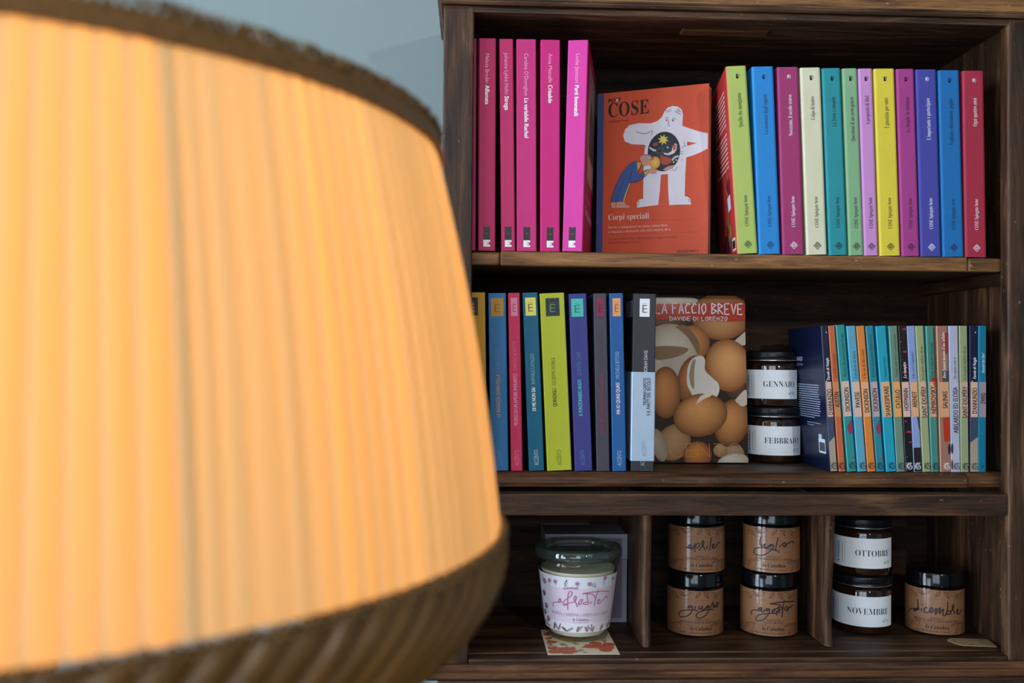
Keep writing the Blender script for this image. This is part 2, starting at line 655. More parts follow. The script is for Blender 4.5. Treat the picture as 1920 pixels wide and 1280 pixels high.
# bottom shelf, base moulding, dividers
plank('bottom_shelf', IL, IR, 0.0205, D, Z3 - 0.018, Z3, WOOD[0], 0.001)
plank('bottom_rail', XL, XR, 0.0008, 0.020, Z3 - 0.02, Z3 - 0.0005, WOOD[0], 0.002)
moulding('base_moulding', [(0.0, Z3 - 0.020), (0.004, Z3 - 0.0045), (0.006, Z3 - 0.0040), (0.0075, Z3 - 0.006), (0.009, Z3 - 0.0085), (0.0125, Z3 - 0.0105), (0.0125, Z3 - 0.0155), (0.0095, Z3 - 0.0185), (0.006, Z3 - 0.0195), (0.0, Z3 - 0.0205)][1:], XO0, XO1, REDD)
plank('plinth', XO0, XO1, -0.004, D + 0.02, 0.86, Z3 - 0.0207, WOOD[0], 0.003)
plank('lower_cabinet', XO0 - 0.01, XO1 + 0.01, -0.02, D + 0.021, 0.0, 0.8595, WOOD[2], 0.004)


def divider(pxt, pxb, wpx):
    bm = bmesh.new()
    pt, pb = at(pxt, 967, 0.03), at(pxb, 1215, 0.036)
    n = 14
    th = wpx * 0.985 / FPX
    rows = []
    for i in range(n + 1):
        t = i / n
        z = Z3 + 0.0003 + (Z_MR + 0.012 - Z3) * t
        x = pb.x + (pt.x - pb.x) * t * 0.98
        yf = 0.034 - 0.006 * t + 0.006 * math.sin(t * math.pi * 1.15) + 0.0015 * math.sin(t * 9)
        c = 0.0025
        rows.append([bm.verts.new(p) for p in ((x, D - 0.001, z), (x, yf + c * 1.4, z), (x + c * 0.5, yf + c * 0.4, z), (x + c * 1.3, yf, z), (x + th - c * 1.3, yf, z), (x + th - c * 0.5, yf + c * 0.4, z), (x + th, yf + c * 1.4, z), (x + th, D - 0.001, z))])
    for p, q in zip(rows, rows[1:]):
        for i in range(8):
            i2 = (i + 1) % 8
            bm.faces.new((p[i], p[i2], q[i2], q[i]))
    bm.faces.new(rows[0]); bm.faces.new(rows[-1])
    bpart(link('divider', bm_mesh('divider', bm), WOOD[2]))


divider(1207, 1204, 17)
divider(1552, 1546, 17)

# ------------------------------------------------------------------ books
BOOKS = []


def book(name, label, group, tops, bots, ytop, ybot, Y, shelf, depth, col, left=None, right=None, yaw=0.0, mat=None, rad=0.0014, taper=0.0, cat='book'):
    """spine corners measured on the plane y = Y; a paperback with wrapped cover and page block"""
    tl, tr = at(tops[0], ytop, Y), at(tops[1], ytop, Y)
    bl, br = at(bots[0], ybot, Y), at(bots[1], ybot, Y)
    wd = ((tr.x - tl.x) + (br.x - bl.x)) / 2
    ztop = (tl.z + tr.z) / 2
    h = ztop - shelf
    lean = math.atan2(((tl.x + tr.x) - (bl.x + br.x)) / 2, h)
    lift = wd * math.sin(lean) if lean > 0 else 0
    h = (h - lift - (wd * math.sin(-lean) / 2 if lean < 0 else 0)) / math.cos(lean)
    wd = wd / math.cos(R(yaw)) - 0.0004
    M = Matrix.Translation((bl.x + 0.0001, Y, shelf + lift + 0.0002)) @ Matrix.Rotation(R(yaw), 4, 'Z') @ Matrix.Rotation(lean, 4, 'Y')
    root = tag(empty(name, M), label, cat, group)
    lc = lin(left or col); rc = lin(right or col); cc = lin(col)
    t = 0.0006
    r = min(rad, wd * 0.25)
    arc = [(r - r * math.cos(a), r - r * math.sin(a)) for a in (0, R(30), R(60), R(90))]
    out = [(taper, depth)] + arc + [(wd - x, y) for x, y in reversed(arc)] + [(wd, depth)]
    inn = [(wd - t, depth), (wd - t, r + t), (wd - r - t * 0.3, t), (r + t * 0.3, t), (t, r + t), (taper + t, depth)]
    ring = out + inn
    n = len(ring)
    vs = [(x, y, z) for z in (0, h) for x, y in ring]
    fs, cs = [], []
    no = len(out)
    for i in range(n):
        i2 = (i + 1) % n
        fs.append((i, i2, n + i2, n + i))
        if i == 0: cs.append(lc)
        elif i < 4: cs.append(mix(lc, cc, i / 4))
        elif i == 4: cs.append(cc)
        elif i < no - 2: cs.append(mix(cc, rc, (i - 4) / 4))
        elif i == no - 2: cs.append(rc)
        else: cs.append(lin('#e8e4da'))
    # end caps, as quads between the outer and the inner line
    pair = {0: n - 1, 1: n - 2, 2: n - 2, 3: n - 3, 4: n - 3, 5: n - 4, 6: n - 4, 7: n - 5, 8: n - 5, 9: n - 6}
    for i in range(no - 1):
        A, B = pair[i], pair[i + 1]
        for k in (0, n):
            f = (i + k, i + 1 + k, B + k, A + k) if A != B else (i + k, i + 1 + k, A + k)
            fs.append(f if k else tuple(reversed(f)))
            cs.append(lin('#e8e4da'))
    me = mesh('cover', vs, fs)
    paint(me, cs)
    cover = link('cover', me, mat or COVER, root)
    q = t + 0.0001
    vs = [(q, r + q, 0.0004), (wd - q, r + q, 0.0004), (wd - q, depth - 0.0008, 0.0004), (q + taper, depth - 0.0008, 0.0004)]
    vs += [(x, y, h - 0.0004) for x, y, z in vs]
    link('page_block', mesh('page_block', vs, [(3, 2, 1, 0), (4, 5, 6, 7), (0, 1, 5, 4), (1, 2, 6, 5), (2, 3, 7, 6), (3, 0, 4, 7)]), PAGES, root)
    return root, wd, h, M


def up_text(p, s, wd, h, f0, f1, cap, col, style='sans', off=0.0, cx=0.5, shear=0.0):
    """text reading upwards, between two fractions of the height measured from the top"""
    p.text(s, wd * cx + cap / 2, h * (1 - f1), cap, col, (f1 - f0) * h, 90, style, off, 'l', 2, shear)


def down_text(p, s, wd, h, f0, f1, cap, col, style='sans', off=0.0, cx=0.5):
    p.text(s, wd * cx - cap / 2, h * (1 - f0), cap, col, (f1 - f0) * h, -90, style, off)


# --- pink paperbacks
PY = yS1 + 0.001
PINK = [
    ('#c01764', (864, 894), (862, 892), 72, None, None, 'hot pink paperback mostly hidden behind the left post of the upper shelf'),
    ('#b81c58', (897.7, 930.8), (896, 929.4), 72.3, ('Melissa Broder', .073, .213), ('Affamata', .222, .312), 'darkest raspberry pink paperback on the upper shelf, nearest the left post'),
    ('#c22664', (936.2, 962.8), (939.8, 966.8), 73.4, ('Johanne Lykke Holm', .065, .262), ('Strega', .272, .337), 'narrowest of the pink paperbacks on the upper shelf'),
    ('#cc2b7a', (968.5, 1005.9), (968.9, 1007.4), 74, ('Caroline O\u2019Donoghue', .068, .268), ('La variabile Rachel', .28, .466), 'pink paperback in the middle of the pink row with the longest white title'),
    ('#cf1c78', (1012.8, 1050.9), (1012.8, 1049.4), 75, ('Anna Metcalfe', .066, .203), ('Crisalide', .215, .3), 'strong pink paperback second from the orange cover among the pink books'),
    ('#d8389c', (1064, 1103), (1054, 1090.8), 77, ('Leslie Jamison', .066, .204), ('Parti femminili', .215, .36), 'bright magenta pink paperback turned to show part of its picture cover'),
]
for i, (c, tp, bt, yt, au, ti, lab) in enumerate(PINK):
    kw = dict(yaw=-11.0, right='#b3124e') if i == 5 else {}
    rt, wd, h, M = book('paperback', lab, 'pink paperbacks on the upper shelf', tp, bt, yt, 470, PY, Z1, 0.138, c, **kw)
    if au:
        p = Print()
        down_text(p, au[0], wd, h, au[1], au[2], 0.0042, '#f3b4cf', off=-0.006)
        p.build('author_lettering', rt, front)
        p = Print()
        down_text(p, ti[0], wd, h, ti[1], ti[2], 0.0045, '#ffffff', 'sansb')
        p.build('title_lettering', rt, front)
    p = Print()
    s = 0.0072
    cx = wd * 0.5 if i != 5 else wd * 0.47
    z0 = h * 0.018
    p.rect(cx - s / 2, cx + s / 2, z0 + s, z0 + 3 * s, '#2c2a2c')
    for zz in (z0 + s, z0 + 2 * s, z0 + 3 * s):
        p.poly([(cx - 0.0004, zz + (0.0016 if zz < z0 + 3 * s - 1e-6 else 0)), (cx + 0.0002, zz - (0.0016 if zz > z0 + s + 1e-6 else 0)), (cx + 0.0007, zz)], c, 2)
    p.rect(cx - s / 2, cx + s / 2, z0 + 2 * s - 0.00012, z0 + 2 * s + 0.00012, '#6c4a58', 2)
    e = s
    for u0_, u1_, v0_, v1_ in ((-.5, .02, 0, 1), (.02, .5, 0, .3), (.02, .28, .39, .61), (.02, .5, .7, 1)):
        p.rect(cx + e * u0_, cx + e * u1_, z0 + e * v0_, z0 + e * v1_, '#f4f2f4', 2)
    p.build('publisher_mark', rt, front)
    if i == 5:          # picture on the front board
        p = Print()
        m = lambda u, v, l: (wd + EPS * l, u, v)
        p.rect(0.03, 0.137, h * .37, h * .93, '#8b8a8c')
        p.poly([(0.03, h * .37), (0.137, h * .37), (0.137, h * .50), (0.03, h * .5)], '#b99a78', 2)
        p.poly([(0.05, h * .5), (0.12, h * .5), (0.11, h * .72), (0.07, h * .8), (0.045, h * .66)], '#4a3f3c', 2)
        p.text('Leslie Jamison', 0.02, h * .27, 0.006, '#e880b4', 0.08)
        p.text('Parti femminili', 0.02, h * .19, 0.009, '#f4c5da', 0.1, style='sansb')
        p.build('cover_picture', rt, m)

# --- the row of coloured books
ROW = [
    ('#b3c465', '#c23334', (1362, 1400), (1383, 1423), 124, 'Quello che mangiamo', .145, .327, '#20242a', 'lime green spined book with a red cover facing the orange book'),
    ('#1c86d0', None, (1410, 1451), (1423, 1465), 125, 'La sicurezza degli oggetti', .149, .363, '#123a6a', 'bright sky blue book between the lime green and the plum spines'),
    ('#a3306a', None, (1458, 1498), (1467.5, 1509.7), 126, 'Novecento, il secolo scorso', .148, .369, '#f3e6ee', 'plum book with white lettering between sky blue and cream spines'),
    ('#ddd8b8', None, (1501, 1539), (1512.5, 1553), 127, 'Colpo di teatro', .155, .28, '#1e1e20', 'cream spined book in the coloured row of the upper shelf'),
    ('#1f8f98', None, (1541, 1576.6), (1554.5, 1590.6), 128, 'La Terra è rotonda', .156, .313, '#10282e', 'teal book between the cream and the sage green spines'),
    ('#85b184', None, (1578, 1608), (1591.6, 1619.7), 128.4, 'Questioni di un certo genere', .153, .391, '#1c2a20', 'sage green book between the teal and the lilac spines'),
    ('#cf8fcb', None, (1608.8, 1636.4), (1620.3, 1648.3), 128.8, 'A proposito di libri', .146, .3, '#2a1c2c', 'slim lilac pink book beside the yellow one on the upper shelf'),
    ('#e3cd3e', None, (1638.6, 1677.8), (1649.4, 1690), 129, 'È giustizia per tutti', .157, .317, '#22221c', 'yellow book in the coloured row of the upper shelf'),
    ('#a83a86', None, (1679.6, 1714.8), (1690.7, 1724.9), 129.5, 'Le droghe, in sostanza', .152, .339, '#3a1030', 'magenta book with dark lettering just right of the yellow one'),
    ('#4344a0', None, (1716.6, 1756.5), (1726.3, 1766.2), 130.5, 'L\u2019importante è partecipare', .154, .378, '#e6e4f4', 'violet blue book with white lettering on the upper shelf'),
    ('#0a6cb0', None, (1759.4, 1799.6), (1767.6, 1809), 132, 'Vogliamo decisamente pagine', .153, .402, '#07284c', 'deep blue book second from the right end of the upper shelf'),
    ('#a82440', None, (1802, 1845.6), (1810, 1848.9), 133, 'Ogni quattro anni', .147, .299, '#f2dce4', 'crimson book at the right end of the upper shelf'),
]
for i, (c, lf, tp, bt, yt, ti, f0, f1, ink, lab) in enumerate(ROW):
    kw = dict(taper=0.0185) if i == 0 else {}
    rt, wd, h, M = book('paperback', lab, 'coloured books on the upper shelf', tp, bt, yt, 478, PY, Z1, 0.134, c, left=lf or c, rad=0.0026, **kw)
    cx = 0.53
    p = Print()
    up_text(p, ti, wd, h, f0, f1, 0.0046, ink, 'serif', -0.008, cx)
    p.build('title_lettering', rt, front)
    p = Print()
    up_text(p, 'COSE Spiegate bene', wd, h, .69, .855, 0.0042, ink, 'serif', -0.008, cx)
    p.build('series_lettering', rt, front)
    p = Print()
    u, v, q = wd * cx, h * .048, 0.0038
    for f in ([(0, q), (q, 0), (0, -q), (-q, 0), (0, q)],):
        pts = [(u + x, v + y) for x, y in f]
        p.stroke(pts, 0.0008, ink, 2, smooth=False)
    p.stroke([(u - q * .05, v - q * .45), (u - q * .5, v), (u, v + q * .45), (u + q * .45, v + .0001), (u + q * .1, v - q * .25), (u - q * .15, v)], 0.0007, ink, 3)
    p.build('diamond_mark', rt, front)
    p = Print()
    u, v = wd * (cx - .02), h * .945
    p.stroke([(u - .0012, v - .0018), (u + .001, v - .0018), (u - .0012, v), (u + .001, v + .0003), (u - .0012, v + .0016), (u + .001, v + .0024)], 0.0009, ink)
    p.blob(u - .0002, v - .0016, .0012, .0009, ink, ink, 2, n=10, rings=1)
    p.stroke([(u + .0016, v + .0026), (u + .0024, v + .001), (u + .0014, v - .0012)], 0.0004, ink)
    p.build('top_mark', rt, front)
    if i == 0:
        inv = M.inverted()
        sh = 0.0185 / 0.134
        mp = lambda u_, v_, l: (0.0185 * (u_ - .0026) / (.134 - .0026) - EPS * l, u_, v_)
        p = Print()
        rng = random.Random(4)
        for k in range(17):
            if k == 8: continue
            vv = h * (.89 - k * .0255)
            p.rect(0.022, 0.10 + rng.uniform(-.02, .015), vv, vv + 0.0021, '#efc4c0')
        p.build('blurb_lettering', rt, mp)
        p = Print()
        p.rect(0.0065, 0.030, h * .025, h * .095, '#e6e2ea')
        for k in range(14):
            zz = 0.009 + k * 0.0014
            p.rect(zz, zz + (0.0008 if k % 3 else 0.0011), h * .038, h * .082, '#20242c', 2)
        p.build('barcode', rt, mp)
        p = Print()
        p.poly([(0.022, h * .26), (0.042, h * .25), (0.046, h * .33), (0.024, h * .34)], '#e0dfee', 3)
        p.poly([(0.02, h * .33), (0.048, h * .31), (0.05, h * .39), (0.034, h * .45), (0.022, h * .42)], '#6c1a34', 2)
        p.stroke([(0.03, h * .42), (0.036, h * .46), (0.034, h * .5)], 0.003, '#d87a38', 3)
        p.stroke([(0.04, h * .34), (0.05, h * .38), (0.052, h * .42)], 0.003, '#c9963a', 3)
        for (a_, b2, c2) in ((0.05, .2, '#7c8440'), (0.036, .14, '#9c9a50'), (0.06, .16, '#5c2a30'), (0.048, .1, '#7c8440'), (0.044, .22, '#b85030')):
            p.blob(a_, h * b2, 0.006, 0.008, c2, c2, 2, n=10, rings=1)
        p.blob(0.07, h * .03, 0.022, 0.022, '#5c2034', '#3c1424', 2, n=20, rings=2)
        p.build('cover_picture', rt, mp)

# --- the orange book shown cover out at the back of the upper shelf
cl, crr = at(1119, 300, 0.129), at(1328, 300, 0.077)
yaw = math.atan2(crr.y - cl.y, crr.x - cl.x)
MO = Matrix.Translation((cl.x, cl.y, Z1 + 0.0004)) @ Matrix.Rotation(yaw, 4, 'Z') @ Matrix.Rotation(R(-1.2), 4, 'X')
ow = (crr - cl).length
ow = math.hypot(crr.x - cl.x, crr.y - cl.y)
oh = 0.2035
ob = tag(empty('picture_book', MO), 'orange book facing out, its cover drawn with a big white figure', 'book')
bm = bmesh.new()
add_box(bm, 0, ow, 0, 0.0006, 0, oh, 0.0001, 1)
me = bm_mesh('front_cover', bm); paint(me, [lin('#d9532f')] * len(me.polygons)); link('front_cover', me, COVER, ob)
bm = bmesh.new()
add_box(bm, 0, ow, 0.0165, 0.0171, 0, oh, 0.0001, 1)
me = bm_mesh('back_cover', bm); paint(me, [lin('#d9532f')] * len(me.polygons)); link('back_cover', me, COVER, ob)
bm = bmesh.new()
add_box(bm, -0.0006, 0, 0, 0.0171, 0, oh, 0.0001, 1)
me = bm_mesh('spine', bm); paint(me, [lin('#3c4a8c')] * len(me.polygons)); link('spine', me, COVER, ob)
box('page_block', 0.0003, ow - 0.001, 0.0007, 0.0164, 0.0005, oh - 0.0005, PAGES, ob, 0)
INVO = MO.inverted()


def OT(X, Y):                       # point traced in the enlarged view of the cover
    return plane_hit(INVO, 1130 + X / 5.333, 160 + Y / 5.333)


def OP(pts): return [OT(*p) for p in pts]


p = Print()
u0 = OT(12, 400)[0]
p.rect(0.0002, u0, 0.0006, oh - 0.0006, '#41528f', 1)
p.build('spine_wrap', ob, front)
p = Print()
WF = '#e9e6f2'
body = [(425, 595), (415, 700), (408, 900), (405, 1132), (372, 1140), (345, 1165), (342, 1222), (555, 1195), (572, 1050), (583, 893), (652, 885), (655, 1050), (665, 1195), (884, 1190), (878, 1140), (850, 1112), (820, 1108), (826, 900), (836, 720), (890, 705), (980, 668), (1051, 632), (1053, 480), (960, 460), (870, 430), (796, 404), (803, 290), (790, 240), (750, 212), (700, 206), (650, 222), (618, 262), (590, 320), (545, 358), (480, 380), (360, 378), (270, 398), (225, 440), (204, 505), (222, 560), (290, 588)]


def tri_poly(pr, pts, col, layer):
    k_ = len(pr.v)
    pr.v += [(a_[0], a_[1], layer) for a_ in pts]
    for t_ in tessellate_polygon([[Vector((a_[0], a_[1], 0)) for a_ in pts]]):
        pr.f.append(tuple(k_ + i_ for i_ in t_))
        pr.c.append(lin(col))


tri_poly(p, OP(body), WF, 1)
p.poly(OP([(843, 563), (940, 577), (846, 606)]), '#d9532f', 2)
LW = 0.0005
for s in ([(335, 465), (400, 482), (450, 480), (480, 455), (497, 465), (478, 510)], [(635, 270), (665, 262), (690, 250)], [(630, 255), (655, 250), (680, 232)], [(722, 255), (745, 275), (785, 290)], [(735, 245), (760, 262), (783, 268)], [(752, 232), (765, 248), (778, 252)],
          [(625, 330), (645, 320), (660, 335)], [(695, 340), (715, 330), (730, 342)], [(665, 350), (655, 382), (672, 385)], [(648, 402), (662, 404), (676, 401)], [(770, 655), (800, 665)], [(775, 680), (805, 685)], [(790, 630), (820, 600), (835, 610)], [(690, 858), (715, 835)], [(715, 865), (752, 810)],
          [(350, 1160), (370, 1165)], [(347, 1180), (368, 1183)], [(345, 1198), (366, 1200)], [(850, 1140), (872, 1148)], [(855, 1160), (878, 1166)], [(480, 565), (500, 575)], [(485, 545), (503, 552)], [(810, 570), (820, 590)], [(795, 735), (792, 755)], [(428, 605), (432, 622)]):
    p.stroke(OP(s), LW, '#4a3038', 3)
for e in ((641, 348), (702, 352)):
    q = OT(*e)
    p.blob(q[0], q[1], 0.0011, 0.0011, '#8a3428', '#8a3428', 3, n=10, rings=1)
p.build('white_figure_print', ob, front)
p = Print()
sph = []
q = OT(612, 662); r1 = OT(775, 662)[0] - q[0]; r2 = OT(612, 465)[1] - q[1]
p.blob(q[0], q[1], r1, r2, '#2c3648', '#12161f', 4, n=40)


def star(cx, cy, ra, rb, n, col, layer):
    p.poly([OT(cx + (ra if k % 2 == 0 else rb) * math.cos(math.pi * k / n + .2), cy + (ra if k % 2 == 0 else rb) * math.sin(math.pi * k / n + .2)) for k in range(2 * n)], col, layer)


star(607, 545, 58, 28, 8, '#e9cf50', 6)
star(652, 622, 16, 4, 4, '#eef0e0', 6)
tri_poly(p, OP([(605, 672), (650, 682), (690, 660), (700, 610), (722, 580), (745, 590), (740, 640), (715, 680), (660, 700), (620, 692)]), '#e4d9d6', 5)
tri_poly(p, OP([(700, 612), (722, 585), (740, 600), (732, 640), (705, 655)]), '#cf5a40', 6)
tri_poly(p, OP([(575, 690), (620, 715), (680, 725), (690, 770), (640, 795), (590, 790)]), '#b8442c', 5)
tri_poly(p, OP([(505, 580), (545, 570), (550, 600), (510, 612)]), '#b8442c', 5)
tri_poly(p, OP([(600, 845), (650, 810), (725, 795), (700, 830), (640, 855)]), '#c8968c', 5)
q = OT(523, 775)
p.blob(q[0], q[1], 0.0064, 0.0074, '#f0cc55', '#d98a30', 6, n=24)
for k in range(5):
    a_ = OT(478 + k * 12, 632 + k * 6 - (k - 2) ** 2); p.blob(a_[0], a_[1], .0012, .0014, '#dfe4ee', '#b8c0d0', 6, n=8, rings=1)
    a_ = OT(700 + k * 13, 735 - k * 8 + (k - 2) ** 2 * 2); p.blob(a_[0], a_[1], .0012, .0014, '#dfe4ee', '#b8c0d0', 6, n=8, rings=1)
for e in ((712, 768), (737, 748)):
    a_ = OT(*e); p.blob(a_[0], a_[1], .001, .001, '#f0e070', '#f0e070', 7, n=8, rings=1)
a_ = OT(573, 655); p.blob(a_[0], a_[1], .0045, .003, '#0a0a0c', '#55504c', 6, n=14, rings=2, rot=30)
p.build('globe_print', ob, front)
p = Print()
man = [(85, 1168), (100, 1100), (130, 1010), (180, 900), (240, 820), (300, 768), (380, 764), (392, 790), (350, 880), (372, 890), (430, 850), (462, 842), (466, 870), (410, 925), (350, 965), (290, 968), (268, 1030), (240, 1100), (222, 1160), (145, 1165)]
tri_poly(p, OP(man), '#3f5a9c', 8)
tri_poly(p, OP([(268, 985), (285, 975), (240, 1090), (224, 1160), (205, 1162), (230, 1080)]), '#d9b23c', 9)
tri_poly(p, OP([(345, 770), (388, 770), (384, 800), (352, 860)]), '#d9b23c', 9)
tri_poly(p, OP([(415, 870), (460, 845), (466, 868), (425, 905)]), '#d9b23c', 9)
SK = '#d79a86'
tri_poly(p, OP([(375, 715), (400, 698), (450, 695), (485, 705), (490, 735), (470, 790), (430, 805), (395, 800), (388, 765), (375, 740)]), SK, 9)
tri_poly(p, OP([(460, 845), (490, 822), (540, 845), (545, 870), (520, 885), (480, 880)]), SK, 9)
tri_poly(p, OP([(88, 1168), (132, 1170), (132, 1230), (95, 1228), (85, 1205)]), SK, 9)
tri_poly(p, OP([(145, 1165), (222, 1162), (235, 1195), (275, 1210), (270, 1226), (140, 1228), (136, 1200)]), SK, 9)
p.stroke(OP(man + man[:1]), 0.0005, '#2a2434', 10, smooth=False)
p.stroke(OP([(145, 1160), (165, 1060), (210, 970)]), 0.0005, '#2a2434', 10)
p.stroke(OP([(305, 850), (275, 920), (285, 965)]), 0.0005, '#2a2434', 10)
p.stroke(OP([(375, 715), (400, 698), (450, 695), (485, 705)]), 0.0009, '#b8625a', 10)
a_ = OT(460, 725); p.blob(a_[0], a_[1], .0022, .0025, '#b9c4dc', '#7d8cb4', 11, n=14, rings=2)
p.stroke(OP([(490, 700), (510, 740), (480, 742)]), 0.0006, '#8c3a34', 10)
p.build('small_man_print', ob, front)


def span_text(pr, s, X0, Y0, X1, Y1, capY, col, style='sans', off=0.0, trace=OT):
    a_, b2, c2 = trace(X0, Y0), trace(X1, Y1), trace(X0, capY)
    L_ = math.hypot(b2[0] - a_[0], b2[1] - a_[1])
    pr.text(s, a_[0], a_[1], c2[1] - a_[1], col, L_, math.degrees(math.atan2(b2[1] - a_[1], b2[0] - a_[0])), style, off)


p = Print()
span_text(p, 'POST', 60, 172, 185, 158, 138, '#1c1410', 'sansb', 0.02)
a_ = OT(143, 150); p.blob(a_[0], a_[1], 0.0014, .0023, '#d8d4dc', '#b0a8b0', 3, n=12, rings=2)
p.build('masthead_lettering', ob, front)
p = Print()
span_text(p, 'COSE', 58, 322, 465, 278, 182, '#1d1613', 'serif')
p.build('series_lettering', ob, front)
p = Print()
span_text(p, 'Spiegate bene', 62, 378, 262, 358, 350, '#5a241a', 'serif', -0.01)
p.build('subtitle_lettering', ob, front)
p = Print()
OT2 = lambda X, Y: plane_hit(INVO, 1100 + X / 3.459, 120 + Y / 3.459)
span_text(p, 'Corpi speciali', 140, 1012, 405, 1000, 975, '#f0d8d0', 'serif', -0.006, OT2)
span_text(p, 'Storie e spiegazioni su come siamo fatti,', 140, 1066, 526, 1052, 1050, '#eec0b0', 'sans', 0, OT2)
span_text(p, 'e risposte a domande che non osiamo fare', 140, 1096, 543, 1078, 1080, '#eec0b0', 'sans', 0, OT2)
span_text(p, 'IPERBOREA', 584, 1224, 728, 1218, 1208, '#4a1a12', 'serif', -0.006, OT2)
span_text(p, 'Con testi di Marta Cava · Vittorio Lingiardi · Beatrice Mautino', 140, 1142, 585, 1126, 1130, '#7c2c1c', 'sans', 0, OT2)
span_text(p, 'Alessandra Pellegrini De Luca', 140, 1166, 350, 1158, 1154, '#7c2c1c', 'sans', 0, OT2)
p.stroke([OT2(140, 1020), OT2(725, 1005)], 0.0003, '#a83c22', 2, smooth=False)
p.stroke([OT2(140, 1104), OT2(725, 1088)], 0.0003, '#a83c22', 2, smooth=False)
p.build('cover_lettering', ob, front)

# --- paperbacks with a square mark at the top, middle shelf
AY = 0.030
ACC = [
    ('#d09a22', (868, 910), (872, 914), 548.4, '#1e1c1a', '#b8a060', ('', 0, 0), ('JANOWITZ', .33, .47, '#4a3a14'), '#6a5a20', .42, .5, 'amber yellow paperback half hidden behind the left post on the middle shelf'),
    ('#2d74ae', (915.8, 949), (920, 954.4), 549.6, '#bd8a24', '#7a5a14', ('LA RAGAZZA GARBATELLA', .46, .70, '#c59a54'), ('LAURA EDUATI', .315, .44, '#6f8a9c'), '#7a9ab0', .5, .7, 'mid blue paperback with an ochre square, next to the lampshade edge'),
    ('#d52f5e', (952, 975), (958, 980), 549.3, '#e58aa8', '#b04a6c', ('MUSEO DI UN AMORE INFRANTO', .455, .745, '#f0a0bc'), ('FABRIZIO BONETTO', .27, .435, '#e87898'), '#f090ac', .5, .56, 'slim raspberry red paperback with a pink square on the middle shelf'),
    ('#00607f', (978.5, 1008.5), (992, 1020), 548.7, '#e9de6c', '#5a5a34', ('DI ME NON SAI', .535, .665, '#f4f2d8'), ('RAFFAELE CATALDO', .345, .515, '#9cc0bc'), '#d8e0d0', .5, .7, 'petrol teal paperback with a pale yellow square on the middle shelf'),
    ('#b9bf2e', (1012, 1058.3), (1026, 1073), 549.6, '#24323a', '#80905a', ('QUINZAGLI', .54, .64, '#2a3020'), ('GIUSEPPE NOBILE', .365, .52, '#5a6020'), '#4a5020', .5, .56, 'thick acid yellow green paperback with a black square'),
    ('#3c3d86', (1066, 1100), (1078, 1111), 550.8, '#4fc3b4', '#246a6c', ('IL FUNZIONARIO NUDO', .485, .69, '#58c8d4'), ('QUENTIN CRISP', .33, .465, '#4c86b4'), '#5c8cc0', .45, .68, 'indigo paperback with a turquoise square on the middle shelf'),
    ('#464450', (1111.8, 1137.6), (1119, 1143), 550.2, '#8a2448', '#501830', ('CESARE BECCARIA CONTRO LA BESTIA', .45, .80, '#8a3450'), ('ALESSIO CAPITELLI', .21, .43, '#5e3c4c'), '#56525e', .5, .58, 'slim charcoal grey paperback with a dark red square'),
    ('#1c5e9e', (1141.5, 1168.8), (1148.6, 1174), 549.9, '#f2a263', '#7a5c48', ('MA IO QUASI QUASI', .505, .68, '#f4e4e2'), ('MICHELE BITOSSI', .33, .48, '#a8c0d8'), '#c8d8e8', .5, .58, 'royal blue paperback with an orange square on the middle shelf'),
    ('#35363b', (1188, 1231), (1182.7, 1226.7), 550.8, '#f2f4f8', '#404448', ('', 0, 0), ('DEBORAH DAVIS', .32, .47, '#dfe4ea'), '#c0c8d0', .5, .44, 'dark grey book with a pale paper band around its lower half'),
]
for i, (c, tp, bt, yt, sq, eink, ti, au, aink, cx, sw, lab) in enumerate(ACC):
    rt, wd, h, M = book('paperback', lab, 'paperbacks with square marks on the middle shelf', tp, bt, yt, 888, AY, Z2, 0.132, c, left=('#141619' if i == 8 else None), rad=0.0011)
    p = Print()
    q = sw * wd / 2
    u = wd * cx
    p.rect(u - q, u + q, h * .870, h * .972, sq)
    p.build('square_label', rt, front)
    p = Print()
    p.text('Ë', u, h * .893, 0.0085, eink, min(q * .9, 0.006), 0, 'sans', -0.012, 'c', 3)
    p.build('logo_lettering', rt, front)
    p = Print()
    cap = 0.0040
    if ti[0]: up_text(p, ti[0], wd, h, ti[1], ti[2], cap, ti[3], 'sansb', 0, cx - (.02 if i != 4 else .08))
    up_text(p, au[0], wd, h, au[1], au[2], cap, au[3], 'sans', -0.006, cx - (.02 if i != 4 else .08) + (.1 if i == 8 else 0) - (.28 if i == 0 else 0))
    p.build('title_lettering', rt, front)
    p = Print()
    up_text(p, 'ACCËNTO', wd, h, .885, .97, 0.0046, aink, 'sans', -0.012, cx)
    p.build('publisher_lettering', rt, front)
    if i == 8:
        e = 0.0005
        z0, z1 = h * .057, h * .558
        vs = [(-e, 0.11, z0), (-e, 0.0005, z0), (0.0005, -e, z0), (wd - 0.0005, -e, z0), (wd + e, 0.0005, z0), (wd + e, 0.11, z0)]
        vs = vs + [(x, y, z1) for x, y, z in vs]
        fs = [(k, k + 1, k + 7, k + 6) for k in range(5)]
        me = mesh('paper_band', vs, fs); paint(me, [lin('#b4c6da')] * 5)
        pb = link('paper_band', me, GLOSSY, rt)
        p = Print()
        up_text(p, 'TRUMAN CAPOTE', wd, h, .475, .63, 0.0036, '#26303c', 'sansb', 0, .55)
        up_text(p, 'E IL PARTY DEL SECOLO', wd, h, .475, .685, 0.0036, '#26303c', 'sansb', 0, .72)
        up_text(p, 'ACCËNTO', wd, h, .83, .915, 0.0046, '#8496a8', 'sans', -0.012, .55)
        p.build('band_lettering', pb, lambda u_, v_, l: (u_, -e - EPS * l, v_))
        p = Print()
        p.rect(0.004, 0.05, h * .87, h * .965, '#8a7672')
        p.build('picture_patch', rt, on_left())

